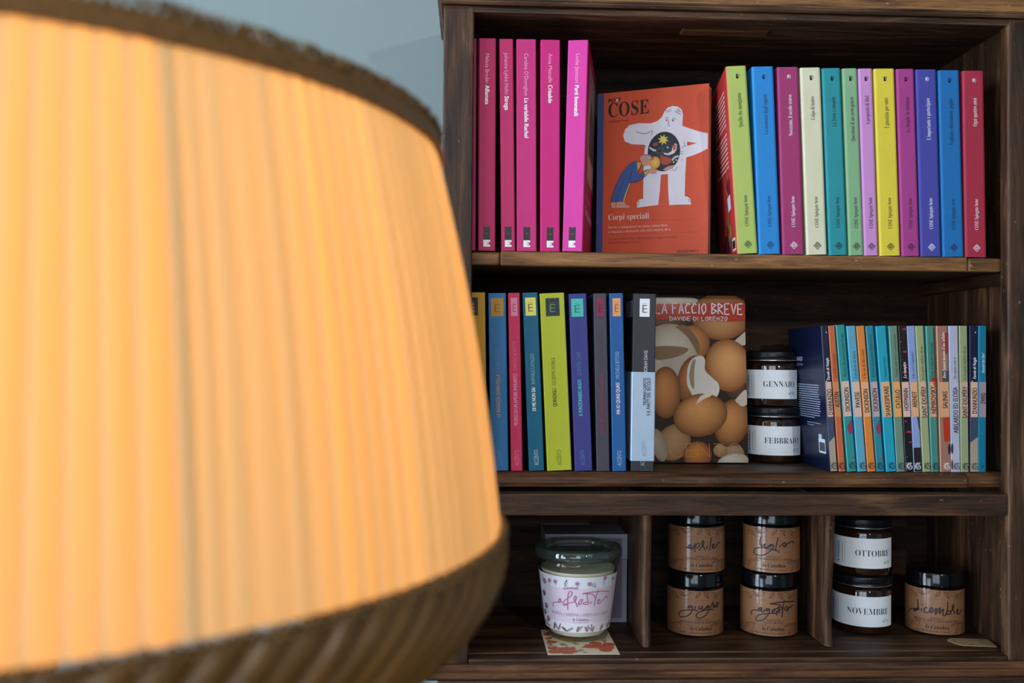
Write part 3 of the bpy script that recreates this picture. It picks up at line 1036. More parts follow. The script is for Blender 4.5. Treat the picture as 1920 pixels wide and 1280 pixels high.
# --- the book with the egg photograph, cover out
ex = at(1403, 872, 0.100)
eh, ew = 0.1965, 0.131
ME = Matrix.Translation((ex.x - ew, 0.100, Z2 + 0.0016)) @ Matrix.Rotation(R(-5.0), 4, 'X')
eb = tag(empty('egg_book', ME), 'book facing out with a photograph of broken brown eggs and a red banner', 'book')
bm = bmesh.new(); add_box(bm, 0, ew, 0, 0.0006, 0, eh, 0.0001, 1)
me = bm_mesh('front_cover', bm); paint(me, [lin('#2e1c12')] * len(me.polygons)); link('front_cover', me, PHOTO, eb)
bm = bmesh.new(); add_box(bm, 0, ew, 0.0135, 0.0141, 0, eh, 0.0001, 1)
me = bm_mesh('back_cover', bm); paint(me, [lin('#b05a30')] * len(me.polygons)); link('back_cover', me, PHOTO, eb)
box('page_block', 0.0005, ew - 0.001, 0.0007, 0.0134, 0.0005, eh - 0.0005, PAGES, eb, 0)
INVE = ME.inverted()
ET = lambda X, Y: plane_hit(INVE, 1225 + X / 3.94, 555 + Y / 3.94)
p = Print()


def clip_poly(pts):
    """keep a printed patch inside the cover"""
    def cut(P, inside, inter):
        out = []
        for a1, b1 in zip(P, P[1:] + P[:1]):
            ia, ib = inside(a1), inside(b1)
            if ia: out.append(a1)
            if ia != ib: out.append(inter(a1, b1))
        return out
    lo, hi, bo, to = 0.0002, ew - 0.0002, 0.0002, eh - 0.0002
    for ax, lim, sgn in ((0, lo, 1), (0, hi, -1), (1, bo, 1), (1, to, -1)):
        if not pts: return pts
        pts = cut(pts, lambda q_: sgn * (q_[ax] - lim) >= 0, lambda a1, b1: tuple(a1[k] + (b1[k] - a1[k]) * (lim - a1[ax]) / (b1[ax] - a1[ax]) for k in range(len(a1))))
    return pts


def egg(cx, cy, rx, ry, cin, cout, layer, rot=0, hx=-20, hy=-40, rings=6, n=28, cut=None):
    """an egg on the photograph, in the coordinates of the enlarged view"""
    ci, co = lin(cin), lin(cout)
    ca, sa = math.cos(R(rot)), math.sin(R(rot))
    for j in range(rings):
        for i in range(n):
            quad = []
            for jj, ii in ((j, i), (j, i + 1), (j + 1, i + 1), (j + 1, i)):
                t = jj / rings
                a_ = 2 * math.pi * ii / n
                x = hx * (1 - t) + rx * t * math.cos(a_)
                y = hy * (1 - t) + ry * t * math.sin(a_)
                X, Y = cx + x * ca - y * sa, cy + x * sa + y * ca
                u_, v_ = ET(X, Y)
                cc = mix(ci, co, t ** 1.8)
                quad.append((u_, v_, cc[0], cc[1], cc[2]))
            quad = clip_poly(quad)
            if len(quad) >= 3:
                k = len(p.v)
                p.v += [(q_[0], q_[1], layer) for q_ in quad]
                p.f.append(tuple(range(k, k + len(quad))))
                p.c.append([(q_[2], q_[3], q_[4], 1.0) for q_ in quad])


def patch(pts, col, layer):
    q_ = clip_poly([ET(*a_) for a_ in smooth_line(pts + pts[:1], 4)[:-1]])
    if len(q_) >= 3: tri_poly(p, q_, col, layer)


egg(60, 190, 170, 40, '#8a5a36', '#3e281a', 1)
patch([(10, 10), (300, 14), (290, 60), (10, 66)], '#b9ab9c', 1)
egg(500, 150, 215, 175, '#c98f5c', '#8a4a24', 2, hy=60)
patch([(600, 330), (700, 250), (705, 330), (660, 365)], '#cfc0ae', 2)
egg(290, 350, 125, 135, '#dd9250', '#8e5228', 3)
egg(110, 420, 235, 215, '#dccdb8', '#b39a80', 4, rot=-12)
patch([(160, 225), (230, 215), (300, 280), (340, 350), (335, 440), (300, 380), (250, 300)], '#8a6546', 5)
patch([(10, 372), (120, 368), (255, 385), (220, 430), (120, 460), (10, 466)], '#8f6e50', 5)
patch([(40, 470), (200, 440), (300, 430), (260, 480), (200, 560), (120, 540)], '#bfae9c', 5)
egg(90, 712, 112, 192, '#d68a4a', '#74401c', 7, hx=-20, hy=-50)
egg(620, 690, 90, 80, '#6a4830', '#33221a', 5)
egg(290, 615, 112, 180, '#c07a46', '#703c1c', 6, rot=12)
patch([(245, 600), (255, 520), (290, 460), (350, 440), (380, 470), (380, 545), (430, 600), (480, 650), (480, 720), (420, 790), (320, 800), (280, 720), (250, 660)], '#e4dcd2', 9.5)
patch([(262, 590), (280, 490), (310, 470), (300, 560), (300, 680), (275, 660)], '#a48b74', 9.7)
egg(548, 512, 168, 196, '#eaa868', '#8a4c22', 9, rot=-12, hx=10, hy=-45)
egg(578, 935, 130, 180, '#d08c50', '#643818', 8, rot=15)
patch([(600, 770), (680, 690), (700, 780), (655, 815)], '#d4c2ae', 9)
egg(150, 1080, 120, 140, '#b98a5e', '#8c5f3a', 8, rot=30)
egg(345, 880, 202, 158, '#e29c5a', '#74421c', 11, rot=-12, hx=-10, hy=-70)
patch([(312, 800), (345, 740), (400, 712), (440, 690), (425, 735), (372, 760)], '#ecd8c0', 12)
egg(325, 1175, 105, 105, '#cc7c38', '#743c18', 10)
egg(40, 1100, 55, 125, '#b9a58e', '#94806a', 10, rot=-15)
egg(600, 1160, 70, 60, '#a98a6c', '#8a6b50', 9)
egg(585, 1225, 118, 62, '#d3cabd', '#a99c8c', 10, rot=-10)
egg(500, 1140, 60, 50, '#b58a60', '#8c623e', 8)
rng = random.Random(9)
for _ in range(46):
    X, Y = rng.choice(((345, 880, 150), (548, 520, 120), (570, 930, 90)))[:2]
    X += rng.uniform(-110, 110); Y += rng.uniform(-90, 100)
    q = ET(X, Y)
    p.blob(q[0], q[1], 0.0004, 0.0004, '#7c4e30', '#7c4e30', 13, n=6, rings=1)
p.build('egg_photograph', eb, front, PHOTO)
p = Print()
patch([(-100, 62), (22, 60), (340, 56), (668, 54), (672, 120), (668, 182), (340, 180), (22, 176), (-100, 176)], '#b83a22', 14)
p.build('red_banner', eb, front, PHOTO)
p = Print()
hand = {'L': [[(0, 1), (0, 0), (.6, 0)]], 'A': [[(0, 0), (.3, 1), (.6, 0)], [(.1, .35), (.5, .35)]], 'F': [[(.05, 0), (0, 1), (.6, 1)], [(0, .55), (.45, .55)]], 'C': [[(.6, .85), (.3, 1), (.02, .6), (.1, .1), (.6, .12)]], 'I': [[(.1, 0), (.1, 1)]], 'O': [[(.3, 1), (.02, .6), (.2, 0), (.55, .3), (.5, .85), (.3, 1)]],
        'B': [[(0, 0), (0, 1), (.5, .85), (.05, .52), (.6, .3), (0, 0)]], 'R': [[(0, 0), (0, 1), (.55, .78), (.05, .5), (.6, 0)]], 'E': [[(.6, 1), (0, 1), (0, 0), (.6, 0)], [(0, .5), (.45, .5)]], 'V': [[(0, 1), (.28, 0), (.6, 1)]], 'D': [[(0, 0), (0, 1), (.6, .6), (.5, .15), (0, 0)]], 'N': [[(0, 0), (0, 1), (.55, 0), (.55, 1)]], 'Z': [[(0, 1), (.6, 1), (0, 0), (.6, 0)]]}


def hand_text(s, X0, X1, Y0, Y1, wdt, col, slope=0.0):
    unit = (X1 - X0) / sum({' ': .5, 'I': .42}.get(ch, .86) for ch in s)
    x = X0
    for ch in s:
        if ch != ' ':
            for st in hand[ch]:
                dense = []
                for a1, b1 in zip(st, st[1:]):
                    dense += [(a1[0] + (b1[0] - a1[0]) * t / 2, a1[1] + (b1[1] - a1[1]) * t / 2) for t in range(2)]
                dense.append(st[-1])
                p.stroke([ET(x + a_[0] * unit * 1.05, Y1 + (Y0 - Y1) * a_[1] + slope * (x - X0)) for a_ in dense], wdt, col, 16, smooth=ch in 'COBRD')
        x += unit * {' ': .5, 'I': .42}.get(ch, .86)


hand_text('LA FACCIO BREVE', 14, 668, 52, 130, 0.0014, '#f0e6ec', 0.012)
p.build('title_lettering', eb, front)
p = Print()
hand_text('DAVIDE DI LORENZO', 120, 552, 152, 182, 0.0008, '#ecdfe2', 0.005)
p.build('author_lettering', eb, front)
p = Print()
span_text(p, 'ACCENTO', -115, 1192, 655, 1192, 1082, '#c08a5c', 'sans', -0.034, ET)
p.build('embossed_lettering', eb, lambda u, v, l: (u, -EPS * 12, v), GLOSSY)

# --- small paperbacks with author bands, middle shelf right
GY = 0.031
PCH, PNK = '#e5a878', '#dcb4a4'
BLK = '#221c1c'
SMALL = [
    # spine, left cover, top xs, bottom xs, author, (f0,f1), title, (f0,f1), band colour, title ink, label, extras
    ('#0c1638', '#0a1436', (1540.5, 1552.5), (1557, 1572), "D'ANNUNZIO", .435, .61, 'Favole di Natale', .22, .375, PNK, '#eef0f8', 'navy small paperback showing its glossy back cover beside the two stacked jars', 'navy'),
    ('#c9653a', None, (1553, 1565.5), (1573, 1586), 'AUSTEN', .455, .56, 'La bella Cassandra', .19, .36, '#cf8454', '#6a2c1c', 'rust orange small paperback right after the navy one with the glossy back', ''),
    ('#2b8b8c', '#3cb4b4', (1567.5, 1583.8), (1589.5, 1606.8), 'DICKINSON', .43, .59, 'Il cuore che portavo dentro il mio', .06, .355, PNK, '#123c40', 'teal small paperback between the rust orange and the pale blue ones', 'redblot'),
    ('#5ba3bc', '#22b4dc', (1587, 1604), (1608.5, 1625.5), 'PAVESE', .455, .56, 'Il desiderio mi brucia', .175, .365, PNK, '#1c4a60', 'pale blue small paperback with a cyan edge on the middle shelf', ''),
    ('#dd8036', None, (1606, 1620.8), (1627, 1643), 'DICKINSON', .435, .595, 'Che sia la tua estate', .16, .36, PCH, '#5c2c14', 'bright orange small paperback among the blue ones on the middle shelf', ''),
    ('#2a8392', None, (1623, 1637.5), (1644, 1659), 'DICKINSON', .43, .585, 'Il cuore che portavo dentro il mio', .06, .355, '#c4a0a4', '#113a44', 'teal small paperback between the bright orange and the turquoise ones', 'redblot'),
    ('#1f9cb4', '#14a8cc', (1640.5, 1661), (1662, 1680), 'SHAKESPEARE', .415, .62, 'Chiamami amore', .21, .365, PCH, '#0e4450', 'turquoise small paperback, widest spine on the right of the middle shelf', ''),
    ('#6f8a76', '#34a8ac', (1666, 1682.5), (1681.5, 1697.5), 'CATULLO', .44, .565, 'Dammi mille baci, e ancora cento', .055, .355, '#eaa25c', '#34443a', 'grey green small paperback with an orange author band', ''),
    ('#121014', None, (1684, 1699.6), (1698, 1713.4), 'HOFFMANN', .43, .58, 'La vampira', .25, .36, PNK, '#f0ece8', 'black small paperback spotted with red', 'vampire'),
    ('#8c9ccc', None, (1700.3, 1715.5), (1713.9, 1729.5), 'ARENDT', .45, .56, 'Che cos’è l’autorità?', .175, .36, PCH, '#2c3458', 'periwinkle blue small paperback with a black foot', 'blackfoot'),
    ('#9fa478', '#b4c48c', (1716.2, 1731.6), (1730.7, 1746.3), 'SAINT-EXUPÉRY', .415, .63, 'Sei la parte migliore di me', .14, .375, '#d4ae90', '#3c4028', 'olive small paperback left of the dark teal one', ''),
    ('#4a8478', '#58b4b4', (1734.7, 1750.5), (1746.8, 1760), 'NÉMIROVSKY', .415, .6, 'Come le mosche d’autunno', .115, .355, '#d8a07c', '#1c3a34', 'dark teal small paperback with a red dot above its author band', 'reddot'),
    ('#a0705c', '#e0ac88', (1754, 1776.8), (1763.5, 1782.6), 'SALINAS', .45, .565, 'Dove l’amore incanta il tuo infinito', .045, .36, '#d89c74', '#f4e8e0', 'terracotta small paperback with red painted patches', 'salinas'),
    ('#b4b4c8', '#c4d0ec', (1778, 1796.3), (1783.5, 1800.9), 'ABELARDO ED ELOISA', .42, .735, 'Ho amato solo te', .215, .365, '#b9b6c8', '#3c3c50', 'pale grey lavender small paperback with a long author name', 'abelardo'),
    ('#98a078', '#a8b48c', (1798, 1814), (1801.8, 1817), 'SAINT-EXUPÉRY', .415, .63, 'Sei la parte migliore di me', .14, .375, '#cca88c', '#3c4028', 'olive small paperback right of the pale grey one', ''),
    ('#0c1838', '#14234a', (1816, 1833.8), (1818.5, 1832.9), "D'ANNUNZIO", .425, .6, 'Favole di Natale', .215, .365, '#dcb094', '#eef0f8', 'navy small paperback second from the right end of the middle shelf', 'navy'),
    ('#0e7494', '#1898c0', (1835, 1850), (1834, 1849.6), 'ZWEIG', .46, .535, 'Mendel dei libri', .185, .325, '#9c8c98', '#c4dce8', 'deep cyan small paperback at the right end of the middle shelf', ''),
]
for i, (c, lf, tp, bt, au, a0, a1, ti, t0, t1, bcol, ink, lab, ex_) in enumerate(SMALL):
    rt, wd, h, M = book('small_paperback', lab, 'small paperbacks on the middle shelf', tp, bt, 611 if i != 2 else 609, 889, GY, Z2, 0.105, c, left=lf or c, mat=GLOSSY, rad=0.0009)
    p = Print()
    l0 = 0.0006 if lf is None else 0.0010
    p.rect(l0 if ex_ != 'abelardo' else wd * .3, wd - 0.0004, h * .375, h * .615, bcol)
    p.build('author_band', rt, front)
    if ex_:
        p = Print()
        if ex_ == 'navy':
            p.poly([(0.0004, h * .375), (0.0004, h * .2), (wd - .0004, h * .24), (wd - .0004, h * .375)], '#39465e', 1)
            p.poly([(0.0004, 0.0004), (wd - .0004, 0.0004), (wd - .0004, h * .24), (0.0004, h * .2)], '#a89880', 1)
            for (a_, b2) in ((.7, .955), (.8, .76), (.3, .62)):
                p.blob(wd * a_, h * b2, .0007, .0009, '#d8c8b0', '#d8c8b0', 2, n=8, rings=1)
        elif ex_ == 'redblot':
            tri_poly(p, [(wd * .35, h * .31), (wd * .6, h * .33), (wd * .95, h * .36), (wd * .95, h * .26), (wd * .7, h * .25), (wd * .4, h * .27)], '#8e3350', 1)
            p.poly([(wd * .5, h * .085), (wd * .95, h * .105), (wd * .95, h * .09)], '#8e3350', 1)
        elif ex_ == 'vampire':
            for (a_, b2, s_) in ((.7, .975, 1), (.2, .89, .6), (.6, .82, 1), (.3, .77, .4), (.75, .73, .6), (.5, .68, 1.1), (.8, .64, .5), (.3, .345, .7), (.6, .27, 1.2), (.75, .2, .8), (.2, .1, .5)):
                u, v, q = wd * a_, h * b2, .0022 * s_
                tri_poly(p, [(max(.0004, u - q * 1.2), v), (u, v + q * .7), (min(wd - .0004, u + q * 1.2), v + q * .4), (min(wd - .0004, u + q), v - q * .5), (u, v - q * .3)], '#b3202c', 1)
        elif ex_ == 'blackfoot':
            p.rect(.0005, wd - .0004, .0004, h * .165, '#15131a')
            p.poly([(wd * .7, h * .38), (wd - .0004, h * .37), (wd - .0004, h * .28), (wd * .85, h * .3)], '#33384c')
        elif ex_ == 'reddot':
            p.blob(wd * .72, h * .63, .0022, .0028, '#c81e24', '#a81820', 3, n=12, rings=1)
            p.poly([(wd * .65, h * .61), (wd * .9, h * .61), (wd * .9, h * .575)], '#c81e24', 3)
        elif ex_ == 'salinas':
            tri_poly(p, [(wd * .45, h * .9), (wd * .65, h * .95), (wd * .97, h * .955), (wd * .97, h * .82), (wd * .8, h * .8), (wd * .5, h * .83)], '#9c2018', 1)
            tri_poly(p, [(wd * .35, h * .37), (wd * .97, h * .375), (wd * .97, h * .22), (wd * .7, h * .2), (wd * .4, h * .21)], '#b43016', 1)
            p.poly([(wd * .4, h * .69), (wd * .97, h * .69), (wd * .97, h * .615), (wd * .4, h * .615)], '#4a4248', 1)
            p.blob(wd * .86, h * .155, .0016, .006, '#241c2c', '#241c2c', 1, n=12, rings=1)
        elif ex_ == 'abelardo':
            p.blob(wd * .14, h * .16, .0012, .006, '#2c2834', '#2c2834', 1, n=12, rings=1)
            p.blob(wd * .1, h * .05, .0009, .006, '#2c2834', '#2c2834', 1, n=12, rings=1)
        p.build('spine_picture', rt, front)
    cx = .5 if lf is None else .58
    p = Print()
    up_text(p, au, wd, h, a0, a1, 0.0052, BLK if i != 16 else '#3a2a3c', 'sansb', 0.0, cx)
    p.build('author_lettering', rt, front)
    p = Print()
    up_text(p, ti, wd, h, t0, t1, 0.0032, ink, 'bital' if i in (0, 8, 12, 15, 16) else 'ital', 0.0, cx)
    p.build('title_lettering', rt, front)
    p = Print()
    li = '#e8e4ea' if ex_ in ('vampire', 'blackfoot', 'salinas') else '#1c2430'
    u, v, s_ = wd * cx, h * .038, .0033
    if i != 16:
        p.stroke([(u + s_ * .8, v + s_ * .7), (u - s_ * .2, v + s_ * .9), (u - s_ * .8, v), (u - s_ * .2, v - s_ * .9), (u + s_ * .8, v - s_ * .8), (u + s_ * .8, v), (u, v)], .0007, li)
        p.stroke([(u + s_ * .5, v + s_ * .35), (u - s_ * .3, v + s_ * .5), (u - s_ * .4, v - s_ * .4), (u + s_ * .4, v - s_ * .4)], .0005, li)
        p.stroke([(u - s_, v - s_ * 1.1), (u - s_, v + s_ * 1.1), (u + s_, v + s_ * 1.1)], .0003, li, smooth=False)
    else:
        p.rect(u - .0012, u + .0012, v - .0012, v + .0016, '#0a4c68')
    p.build('publisher_mark', rt, front)
    if i == 0:
        m = on_left()
        p = Print()
        p.text("D'ANNUNZIO", 0.062, h * .76, .0046, '#c8d0e4', 0.026, 180 * 0, 'sansb')
        p.text('Favole di Natale', 0.064, h * .725, .0032, '#9aa8c8', 0.024, 0, 'ital')
        p.build('back_title_lettering', rt, lambda u_, v_, l: (-EPS * l, 0.15 - u_, v_))
        p = Print()
        rng = random.Random(2)
        for k in range(15):
            vv = h * (.585 - k * .0165)
            x = 0.062
            while x < 0.132 - (0.02 if k == 14 else 0) - rng.uniform(0, .004):
                l_ = rng.uniform(.002, .006)
                p.rect(x, x + l_, vv, vv + 0.0010, '#b4c0d8')
                x += l_ + .0009
        for k in range(2):
            p.rect(0.09, 0.13 - k * .02, h * (.315 - k * .017), h * (.315 - k * .017) + .001, '#8c9cbc')
        p.build('blurb_lettering', rt, lambda u_, v_, l: (-EPS * l, 0.15 - u_, v_))
        p = Print()
        p.rect(0.1215, 0.1405, h * .115, h * .215, '#d8e0ec')
        p.rect(0.1225, 0.1315, h * .215, h * .245, '#c4d0e4')
        for k in range(16):
            x = 0.1235 + k * .001
            p.rect(x, x + (.0006 if k % 3 else .0008), h * .128, h * .19, '#1c2430', 2)
        p.build('barcode', rt, lambda u_, v_, l: (-EPS * l, 0.15 - u_, v_))

# ------------------------------------------------------------------ candle jars
def glass_mat(name, col, edge, refl=0.5, pw=3.0, base=0.05, haze=0.0):
    """thin clear glass: tinted see-through, mirror-like towards grazing angles"""
    m = bpy.data.materials.new(name)
    m.use_nodes = True
    nt = m.node_tree
    nt.nodes.remove(nt.nodes['Principled BSDF'])
    lw = N(nt, 'ShaderNodeLayerWeight', Blend=0.35)
    tr = N(nt, 'ShaderNodeBsdfTransparent')
    nt.links.new(cmix(nt, lw.outputs['Facing'], lin(col), lin(edge)), tr.inputs['Color'])
    gl = N(nt, 'ShaderNodeBsdfGlossy', Roughness=0.03)
    fr_ = math_n(nt, 'ADD', math_n(nt, 'MULTIPLY', math_n(nt, 'POWER', lw.outputs['Facing'], pw), refl), base)
    mx = N(nt, 'ShaderNodeMixShader')
    nt.links.new(fr_, mx.inputs[0])
    nt.links.new(tr.outputs[0], mx.inputs[1])
    nt.links.new(gl.outputs[0], mx.inputs[2])
    df = N(nt, 'ShaderNodeBsdfDiffuse')
    df.inputs['Color'].default_value = lin('#a9c2b6')
    m2 = N(nt, 'ShaderNodeMixShader')
    m2.inputs[0].default_value = haze  # pale diffuse share that lightens the glass, a painted haze
    nt.links.new(mx.outputs[0], m2.inputs[1])
    nt.links.new(df.outputs[0], m2.inputs[2])
    nt.links.new(m2.outputs[0], nt.nodes['Material Output'].inputs['Surface'])
    return m


AMBER = plain('amber_glass', '#241206', 0.06, 0.6, noise_amt=0.2, nscale=30)
AMBER.node_tree.nodes['Principled BSDF'].inputs['Coat Weight'].default_value = 0.6
AMBER.node_tree.nodes['Principled BSDF'].inputs['Coat Roughness'].default_value = 0.02
DARKG = plain('black_amber_glass', '#0c0604', 0.05, 0.6, noise_amt=0.2, nscale=30)
LIDGLASS = glass_mat('green_lid_glass', '#e8f2ec', '#8fb0a2', 0.8, 1.5, 0.10, 0.05)
CLEAR = glass_mat('clear_green_glass', '#ffffff', '#d4e2da')
LIDM = plain('black_satin_metal', '#15161a', 0.32, 0.5, 0.3, noise_amt=0.1, nscale=80)
LIDP = plain('black_gloss_plastic', '#0a0b0e', 0.12, 0.55, noise_amt=0.1, nscale=80)
SILV = plain('bare_lid_edge', '#b8bcc0', 0.3, 0.5, 0.9, noise_amt=0.05, nscale=80)
WAX = plain('cream_wax', '#ebe2cc', 0.5, 0.4, noise_amt=0.05, nscale=40)
JR = 0.0333


def jar_root(name, px, yc, z, label, group):
    x = at(px, 1000 if z < 1.1 else 780, yc).x
    th = -math.atan2(x - CAM.x, yc - CAM.y)
    M = Matrix.Translation((x, yc, z)) @ Matrix.Rotation(th, 4, 'Z')
    return tag(empty(name, M), label, 'candle jar', group), M


def cyl_hit(M, rad, px, py):
    inv = M.inverted()
    o = inv @ CAM
    d = inv.to_3x3() @ ray(px, py)
    a_ = d.x ** 2 + d.y ** 2; b2 = 2 * (o.x * d.x + o.y * d.y); c2 = o.x ** 2 + o.y ** 2 - rad * rad
    s_ = b2 * b2 - 4 * a_ * c2
    if s_ < 0: s_ = 0
    t = (-b2 - math.sqrt(s_)) / (2 * a_)
    q = o + d * t
    return rad * math.atan2(q.x, -q.y), q.z


def wrap(name, rad, r_top, u0, u1, v0, v1, col, parent, mat=None, n=40, colf=None):
    vs, fs = [], []
    for i in range(n + 1):
        a_ = (u0 + (u1 - u0) * i / n) / rad
        for r_, v_ in ((rad, v0), (r_top, v1)):
            vs.append((r_ * math.sin(a_), -r_ * math.cos(a_), v_))
    for i in range(n):
        fs.append((2 * i, 2 * i + 2, 2 * i + 3, 2 * i + 1))
    me = mesh(name, vs, fs, True)
    paint(me, [lin(col)] * n)
    return link(name, me, mat or LABEL, parent)


def white_jar(px, yc, z, month, num, tr, label, rot=0.0, ed=62):
    jr, M = jar_root('candle_jar', px, yc, z, label, 'amber candle jars with white labels')
    r = JR
    lathe('glass_body', [(0.001, 0.0), (r - .004, 0.0), (r - .0012, .0012), (r, .0042), (r, .048), (r - .0008, .0505), (r - .003, .0525), (r - .0036, .0535), (r - .0036, .056), (.001, .056)], AMBER, jr)
    lathe('lid', [(r - .0042, .0545), (r - .0008, .0545), (r - .0004, .0552), (r - .0010, .0572), (r - .0004, .0585), (r - .0004, .0640), (r - .0010, .0652), (r - .0026, .0660), (r - .006, .0658), (r - .0064, .0652), (.001, .0652)], LIDM, jr)
    bm = bmesh.new()
    for k in range(72):
        a_ = 2 * math.pi * k / 72
        m_ = Matrix.Rotation(a_, 4, 'Z') @ Matrix.Translation((r - .0003, 0, .0613)) @ Matrix.Diagonal((.0008, .0014, .0042, 1))
        bmesh.ops.create_cube(bm, size=1, matrix=m_)
    rb = link('lid_knurling', bm_mesh('lid_knurling', bm), LIDM, jr)
    lathe('lid_edge', [(r - .0010, .0543), (r + .0001, .0543), (r + .0001, .0551), (r - .0010, .0551)], SILV, jr, closed=True)
    ru = r + .0003
    lab_ = wrap('label', ru, ru, R(-112) * ru, R(ed) * ru, .0095, .0435, '#f4f6fa', jr)
    p = Print()
    u0, u1 = R(tr[0]) * ru, R(tr[1]) * ru
    p.text(month, u0, .0235, .0070, '#1e232c', u1 - u0, 0, 'serif', -0.014)
    p.build('month_lettering', lab_, cyl(ru))
    p = Print()
    p.text('n°' + num, u1, .0145, .0034, '#2c323c', .0080, 0, 'serif', -0.012, 'r')
    p.build('number_lettering', lab_, cyl(ru))
    p = Print()
    us = R(tr[0] - 34) * ru
    p.text('la Calathea.', us, .0135, .0034, '#3c4450', .024, 90, 'bital')
    p.stroke([(us + .0018 + .003, .0145), (us + .0018 + .003, .037)], .0009, '#b4b8c0', 2, smooth=False)
    p.stroke([(us + .0018 + .006, .0125), (us + .0018 + .006, .0385)], .0003, '#6c727c', 2, smooth=False)
    p.build('side_lettering', lab_, cyl(ru))
    return jr


white_jar(1450, 0.136, Z2 + 0.0003, 'FEBBRAIO', '02', (-17, 56), 'amber jar labelled FEBBRAIO, lower of the two between egg book and navy book', ed=66)
white_jar(1447.5, 0.137, Z2 + 0.0664, 'GENNAIO', '01', (-17, 47), 'amber jar labelled GENNAIO, stacked on top beside the egg book', ed=57)
white_jar(1616, 0.105, Z3 + 0.0003, 'NOVEMBRE', '11', (-28, 55), 'amber jar labelled NOVEMBRE standing on the bottom shelf by the divider', ed=69)
white_jar(1616, 0.105, Z3 + 0.0664, 'OTTOBRE', '10', (-12, 58), 'amber jar labelled OTTOBRE stacked under the middle shelf rail', ed=70)

WORDS = {
    'aprile': (1270, 990, 19.2, [[(300, 685), (380, 690), (400, 640), (440, 600), (490, 600), (500, 640), (470, 700), (420, 715), (385, 690), (430, 700), (490, 640), (490, 700), (510, 755), (560, 720), (600, 660), (640, 560)], [(640, 540), (630, 650), (625, 850)], [(625, 720), (680, 600), (750, 530), (800, 560), (790, 640), (740, 690), (690, 720)], [(780, 795), (860, 680), (930, 590), (950, 500), (920, 450), (885, 510), (895, 600), (950, 680), (975, 795)], [(1075, 630), (1050, 735)], [(1080, 505), (1076, 525)], [(1220, 340), (1190, 550), (1160, 800)], [(1265, 650), (1310, 630), (1300, 570), (1265, 600), (1260, 690), (1290, 720), (1350, 690), (1420, 580), (1490, 505), (1525, 545)]]),
    'luglio': (1400, 990, 19.2, [[(510, 300), (485, 430), (480, 530), (470, 600)], [(540, 560), (515, 620), (540, 650), (600, 620), (665, 560), (640, 630), (650, 690), (700, 690), (760, 660), (830, 600), (900, 580), (880, 640), (800, 660), (760, 650), (860, 600), (920, 590), (960, 590), (950, 680), (900, 760), (780, 870), (640, 950), (480, 975), (340, 940), (270, 870), (270, 790), (330, 720), (460, 695), (650, 705), (850, 745), (1020, 790), (1110, 810), (1165, 875)], [(1135, 330), (1080, 540), (1020, 810)], [(1210, 585), (1190, 690)], [(1220, 440), (1216, 462)], [(1340, 690), (1390, 650), (1410, 570), (1370, 520), (1310, 530), (1275, 590), (1320, 630), (1390, 600), (1480, 550), (1620, 465), (1670, 500), (1685, 550)]]),
    'giugno': (1260, 1110, 19.2, [[(700, 480), (640, 480), (570, 540), (640, 550), (720, 500), (735, 540), (725, 640), (660, 770), (540, 850), (380, 885), (270, 840), (250, 760), (330, 680), (480, 640), (680, 630), (840, 640), (900, 660), (935, 690)], [(845, 490), (820, 600)], [(860, 360), (856, 384)], [(990, 490), (950, 560), (980, 600), (1040, 570), (1080, 500), (1070, 580), (1090, 640), (1140, 620), (1200, 560), (1270, 490), (1310, 480), (1290, 540), (1200, 570), (1280, 500), (1330, 500), (1325, 600), (1270, 740), (1160, 860), (1000, 930), (890, 900), (870, 820), (940, 740), (1080, 670), (1250, 630), (1420, 610), (1470, 640)], [(1380, 560), (1420, 440), (1460, 360), (1475, 450), (1480, 550), (1510, 500), (1540, 440), (1550, 500), (1600, 530), (1640, 480), (1660, 380), (1610, 370), (1590, 430), (1640, 450), (1690, 380)]]),
    'agosto': (1400, 1110, 19.2, [[(180, 795), (170, 700), (210, 640), (300, 635), (400, 640), (430, 600), (490, 545), (530, 570), (500, 640), (440, 660), (420, 640), (500, 560), (545, 570), (520, 660), (550, 710), (620, 670), (660, 640), (730, 590), (790, 590), (770, 640), (690, 650), (760, 590), (815, 610), (810, 700), (770, 800), (680, 920), (560, 1000), (420, 1025), (340, 980), (350, 900), (430, 820), (560, 780), (760, 760), (960, 755), (1050, 765), (1090, 820)], [(990, 590), (930, 640), (910, 700), (950, 720), (1000, 660), (1010, 600), (1080, 590), (1160, 520), (1160, 600), (1165, 700), (1120, 745), (1065, 710), (1120, 660), (1230, 620)], [(1355, 270), (1310, 480), (1280, 700), (1265, 900)], [(1690, 315), (1400, 340), (1100, 370), (830, 415), (1080, 430), (1200, 480), (1270, 580), (1280, 640)], [(1420, 700), (1470, 620), (1470, 540), (1410, 520), (1360, 580), (1400, 630), (1480, 580), (1560, 530), (1650, 450)]]),
    'dicembre': (1690, 1060, 7.53, [[(115, 650), (125, 610), (190, 605), (250, 600), (200, 640), (180, 620), (235, 600), (230, 470), (240, 560), (252, 632)], [(285, 600), (283, 640)], [(290, 548), (289, 556)], [(370, 590), (330, 600), (325, 650), (370, 660), (410, 640), (440, 620), (430, 590), (400, 620), (410, 660), (450, 650), (490, 600)], [(500, 600), (480, 690), (545, 590), (535, 680), (590, 610), (585, 690), (615, 705), (640, 650)], [(655, 515), (650, 600), (640, 680), (690, 680), (690, 640), (650, 650)], [(690, 660), (740, 570), (725, 550), (715, 590), (755, 680)], [(780, 660), (800, 630), (785, 620), (780, 670), (810, 680), (850, 620)]]),
}
KR = 0.0318


